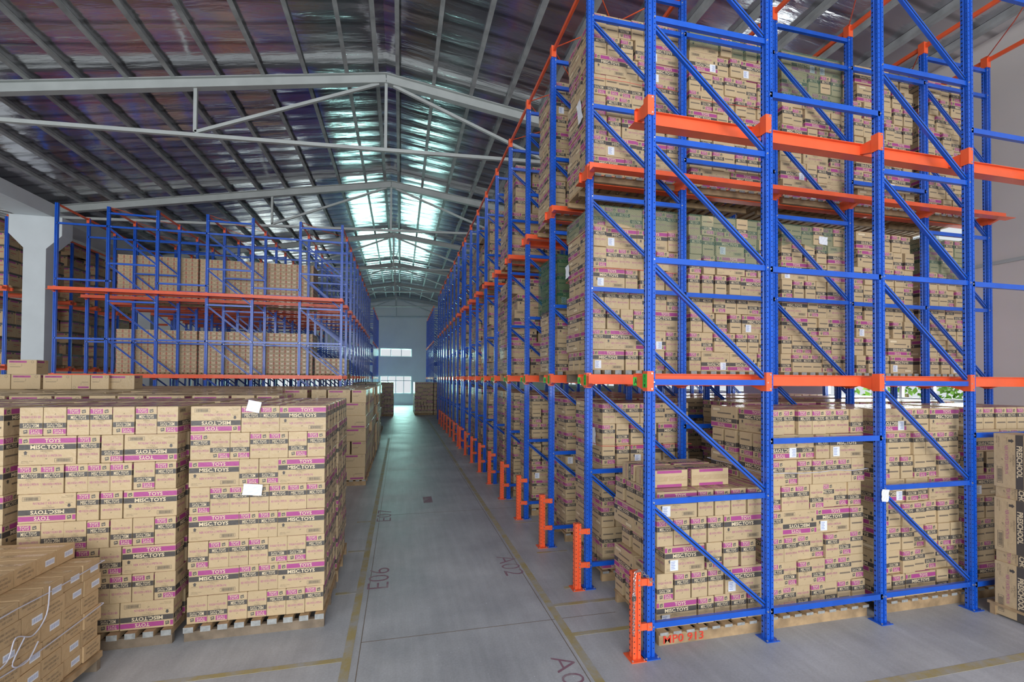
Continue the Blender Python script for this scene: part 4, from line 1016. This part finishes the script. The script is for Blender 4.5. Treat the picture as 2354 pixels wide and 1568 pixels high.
# chain with padlock on the nearest guard
def chain(pts, label):
    g = G(); pts = [Vector(p) for p in pts]; tot = []
    step = 0.022; acc = 0; i = 0; cur = pts[0]; out = []
    seg = [(a, b, (b-a).length) for a, b in zip(pts, pts[1:])]
    L = sum(s[2] for s in seg); n = int(L/step)
    for k in range(n):
        t = k*step
        for a, b, l in seg:
            if t <= l: out.append((a + (b-a)*(t/l), (b-a).normalized())); break
            t -= l
    for k, (c, d) in enumerate(out):
        u = d.cross(Vector((0, 1, 0.1))).normalized(); v = u if k % 2 else d.cross(u).normalized()
        ring = [tuple(c + d*0.016*math.cos(a) + v*0.009*math.sin(a)) for a in [2*PI*q/8 for q in range(9)]]
        g.tube(ring, 0.0028, 'chain', 4)
    t = thing('steel_chain', label, 'chain'); link('chain_links', g.mesh('chain_links'), t)
    g = G(); g.box(-0.016, -0.006, -0.022, 0.016, 0.006, 0.012, 'dark'); g.tube([(-0.01, 0, 0.012), (-0.01, 0, 0.03), (0, 0, 0.038), (0.01, 0, 0.03), (0.01, 0, 0.012)], 0.003, 'bolt', 5)
    link('padlock', g.mesh('padlock'), t, (X0-0.165, Y0-0.03, 0.50))
cx = X0-0.122
chain([(cx-0.045, Y0-0.03, 0.22), (cx-0.042, Y0-0.03, 0.48), (cx-0.035, Y0-0.02, 0.62), (cx-0.02, Y0-0.012, 0.69), (cx+0.02, Y0-0.012, 0.70), (cx+0.07, Y0-0.014, 0.66), (X0+0.0, Y0-0.016, 0.61), (X0+0.035, Y0-0.014, 0.585)], 'steel chain with padlock draped over the nearest orange guard post')
# straps and twine
def band(x0, y0, x1, y1, z, m, label, r=0.003, cat='strap', name='strap'):
    g = G(); rr = random.Random(int(z*100))
    P = [(x1, y1), (x0, y1), (x0, y0), (x1, y0), (x1, y1)]; pts = []
    for a, b in zip(P, P[1:]):
        for k in range(6): t = k/6; pts.append((a[0]+(b[0]-a[0])*t, a[1]+(b[1]-a[1])*t, z+rr.uniform(-1, 1)*0.008))
    pts.append((P[0][0], P[0][1], z)); g.tube(pts, r, m, 5); tag(link(name, g.mesh(name)), label, cat, 'bands round the carton stacks')
band(2.04, 4.575, 3.15, 5.42, 5.52, 'twine', 'red twine tied round the upper corner stack', name='twine', cat='twine')
band(3.23, 4.575, 4.36, 5.42, 5.47, 'twine', 'red twine tied round the second upper stack', name='twine', cat='twine')
band(2.04, 4.575, 3.15, 5.42, 3.42, 'twine', 'red twine tied round the middle corner stack', name='twine', cat='twine')
band(3.23, 4.575, 4.36, 5.42, 3.55, 'twine', 'red twine tied round the second middle-level stack', name='twine', cat='twine')
band(2.14, 4.575, 3.26, 5.42, 1.47, 'twine', 'red twine tied round the second-lane floor stack', name='twine', cat='twine')
band(3.18, 3.385, 4.30, 4.2, 1.37, 'strap', 'clear strap round the second right floor stack')
for l, (zz, nm) in enumerate(((0.79, 'upper'), (0.50, 'lower'))):
    a = bp(-0.02, -0.008); b = bp(1.22, -0.008); c = bp(1.22, 1.03); d = bp(-0.02, 1.03)
    g = G(); pts = []
    for p, q in ((a, b), (b, c), (c, d), (d, a)):
        for k in range(5): t = k/5; pts.append((p[0]+(q[0]-p[0])*t, p[1]+(q[1]-p[1])*t, zz+(R.uniform(-1, 1)*0.006)-0.06*l*(1-abs(t-0.5))))
    pts.append((a[0], a[1], zz-0.03*l)); g.tube(pts, 0.004, 'strap', 5); tag(link('strap', g.mesh('strap')), f"{nm} white plastic strap round the brown cartons at front left", 'strap', 'straps on the brown cartons')
# loose ends of strap hanging on the face of the brown cartons
for i, ps in enumerate(([(0.50, 0.83), (0.52, 0.66), (0.62, 0.58), (0.74, 0.63), (0.80, 0.52), (0.98, 0.50)], [(0.68, 0.60), (0.76, 0.48), (0.66, 0.44), (0.58, 0.52)])):
    g = G(); pts = []
    for k in range(len(ps)*6-5):
        t = k/6; q = int(t); t -= q; p0, p1, p2, p3 = (ps[max(0, min(len(ps)-1, q+d))] for d in (-1, 0, 1, 2))
        a, z = [0.5*(2*p1[c] + (p2[c]-p0[c])*t + (2*p0[c]-5*p1[c]+4*p2[c]-p3[c])*t*t + (3*p1[c]-p0[c]-3*p2[c]+p3[c])*t**3) for c in (0, 1)]
        x, y = bp(a, -0.018); pts.append((x, y, z))
    g.tube(pts, 0.004, 'strap', 5); tag(link('loose_strap', g.mesh('loose_strap')), ('long', 'short')[i]+' loose strap end dangling on the brown cartons', 'strap', 'straps on the brown cartons')
# green nets over stack tops
def net(x0, y0, x1, y1, z0, z1, label, drop=0.0, mt='net'):
    g = G(); n = 8; rr = random.Random(int(x0*100))
    def wob(): return rr.uniform(0, 0.012)
    for i in range(n):
        a = x0+(x1-x0)*i/n; b = x0+(x1-x0)*(i+1)/n; za = z0+drop*math.sin(i*0.9); zb = z0+drop*math.sin((i+1)*0.9)
        g.quad((a, y0-0.012, za), (b, y0-0.012, zb), (b, y0-0.008, z1), (a, y0-0.008, z1), mt)
        g.quad((a, y0-0.008, z1), (b, y0-0.008, z1), (b, y1, z1+0.01), (a, y1, z1+0.01), mt)
    g.quad((x0-0.012, y1, z0), (x0-0.012, y0-0.012, z0), (x0-0.008, y0-0.008, z1), (x0-0.008, y1, z1), mt)
    tag(link('green_net', g.mesh('green_net')), label, 'net', 'green nets over stack tops')
T1, T2 = 2.30+8*HC+0.004, 4.45+8*HC+0.004
net(3.24, 4.60, 4.35, 5.38, T1-0.56, T1, 'green net over the top of the second middle-level stack', 0.06)
net(4.52, 4.60, 5.61, 5.38, T1-0.28, T1, 'green net over the top of the third middle-level stack', 0.05)
net(2.04, 4.60, 3.12, 5.38, T1-0.22, T1, 'green net over the top of the middle-level corner stack', 0.04)
net(4.52, 4.60, 5.61, 5.38, T2-0.62, T2, 'green net over the top of the third upper stack', 0.06)
net(3.24, 4.60, 4.35, 5.38, T2-0.20, T2, 'green net over the top of the second upper stack', 0.03)
net(6.72, 4.60, 7.70, 5.38, T1-0.5, T1, 'green net over the top of the fifth middle-level stack', 0.05)
net(2.05, rows[2]+0.15, 3.15, rows[2]+0.93, 2.30+7*HC-0.75, 2.30+7*HC+0.005, 'green net hanging over the third-lane middle stack', 0.05, 'netd')
# plastic wrap scraps on the floor
g = G(); rr = random.Random(11)
for _ in range(260):
    x, y = rr.choice(((rr.gauss(0.3, 0.35), rr.gauss(5.6, 0.9)), (rr.uniform(0.3, 1.6), rr.uniform(2.6, 6)), (rr.uniform(-0.3, 1.8), rr.uniform(4, 12)))); q = rr.uniform(0.002, 0.006); a = rr.uniform(0, 6)
    g.poly([(x+q*math.cos(a+t), y+q*math.sin(a+t), 0.001+rr.uniform(0, 0.003)) for t in (0, 1.9, 3.6)], 'paper')
o = link('wrap_scraps', g.mesh('wrap_scraps')); o['kind'] = 'stuff'; o['label'] = 'tiny white scraps of wrap scattered over the aisle floor'; o['category'] = 'litter'
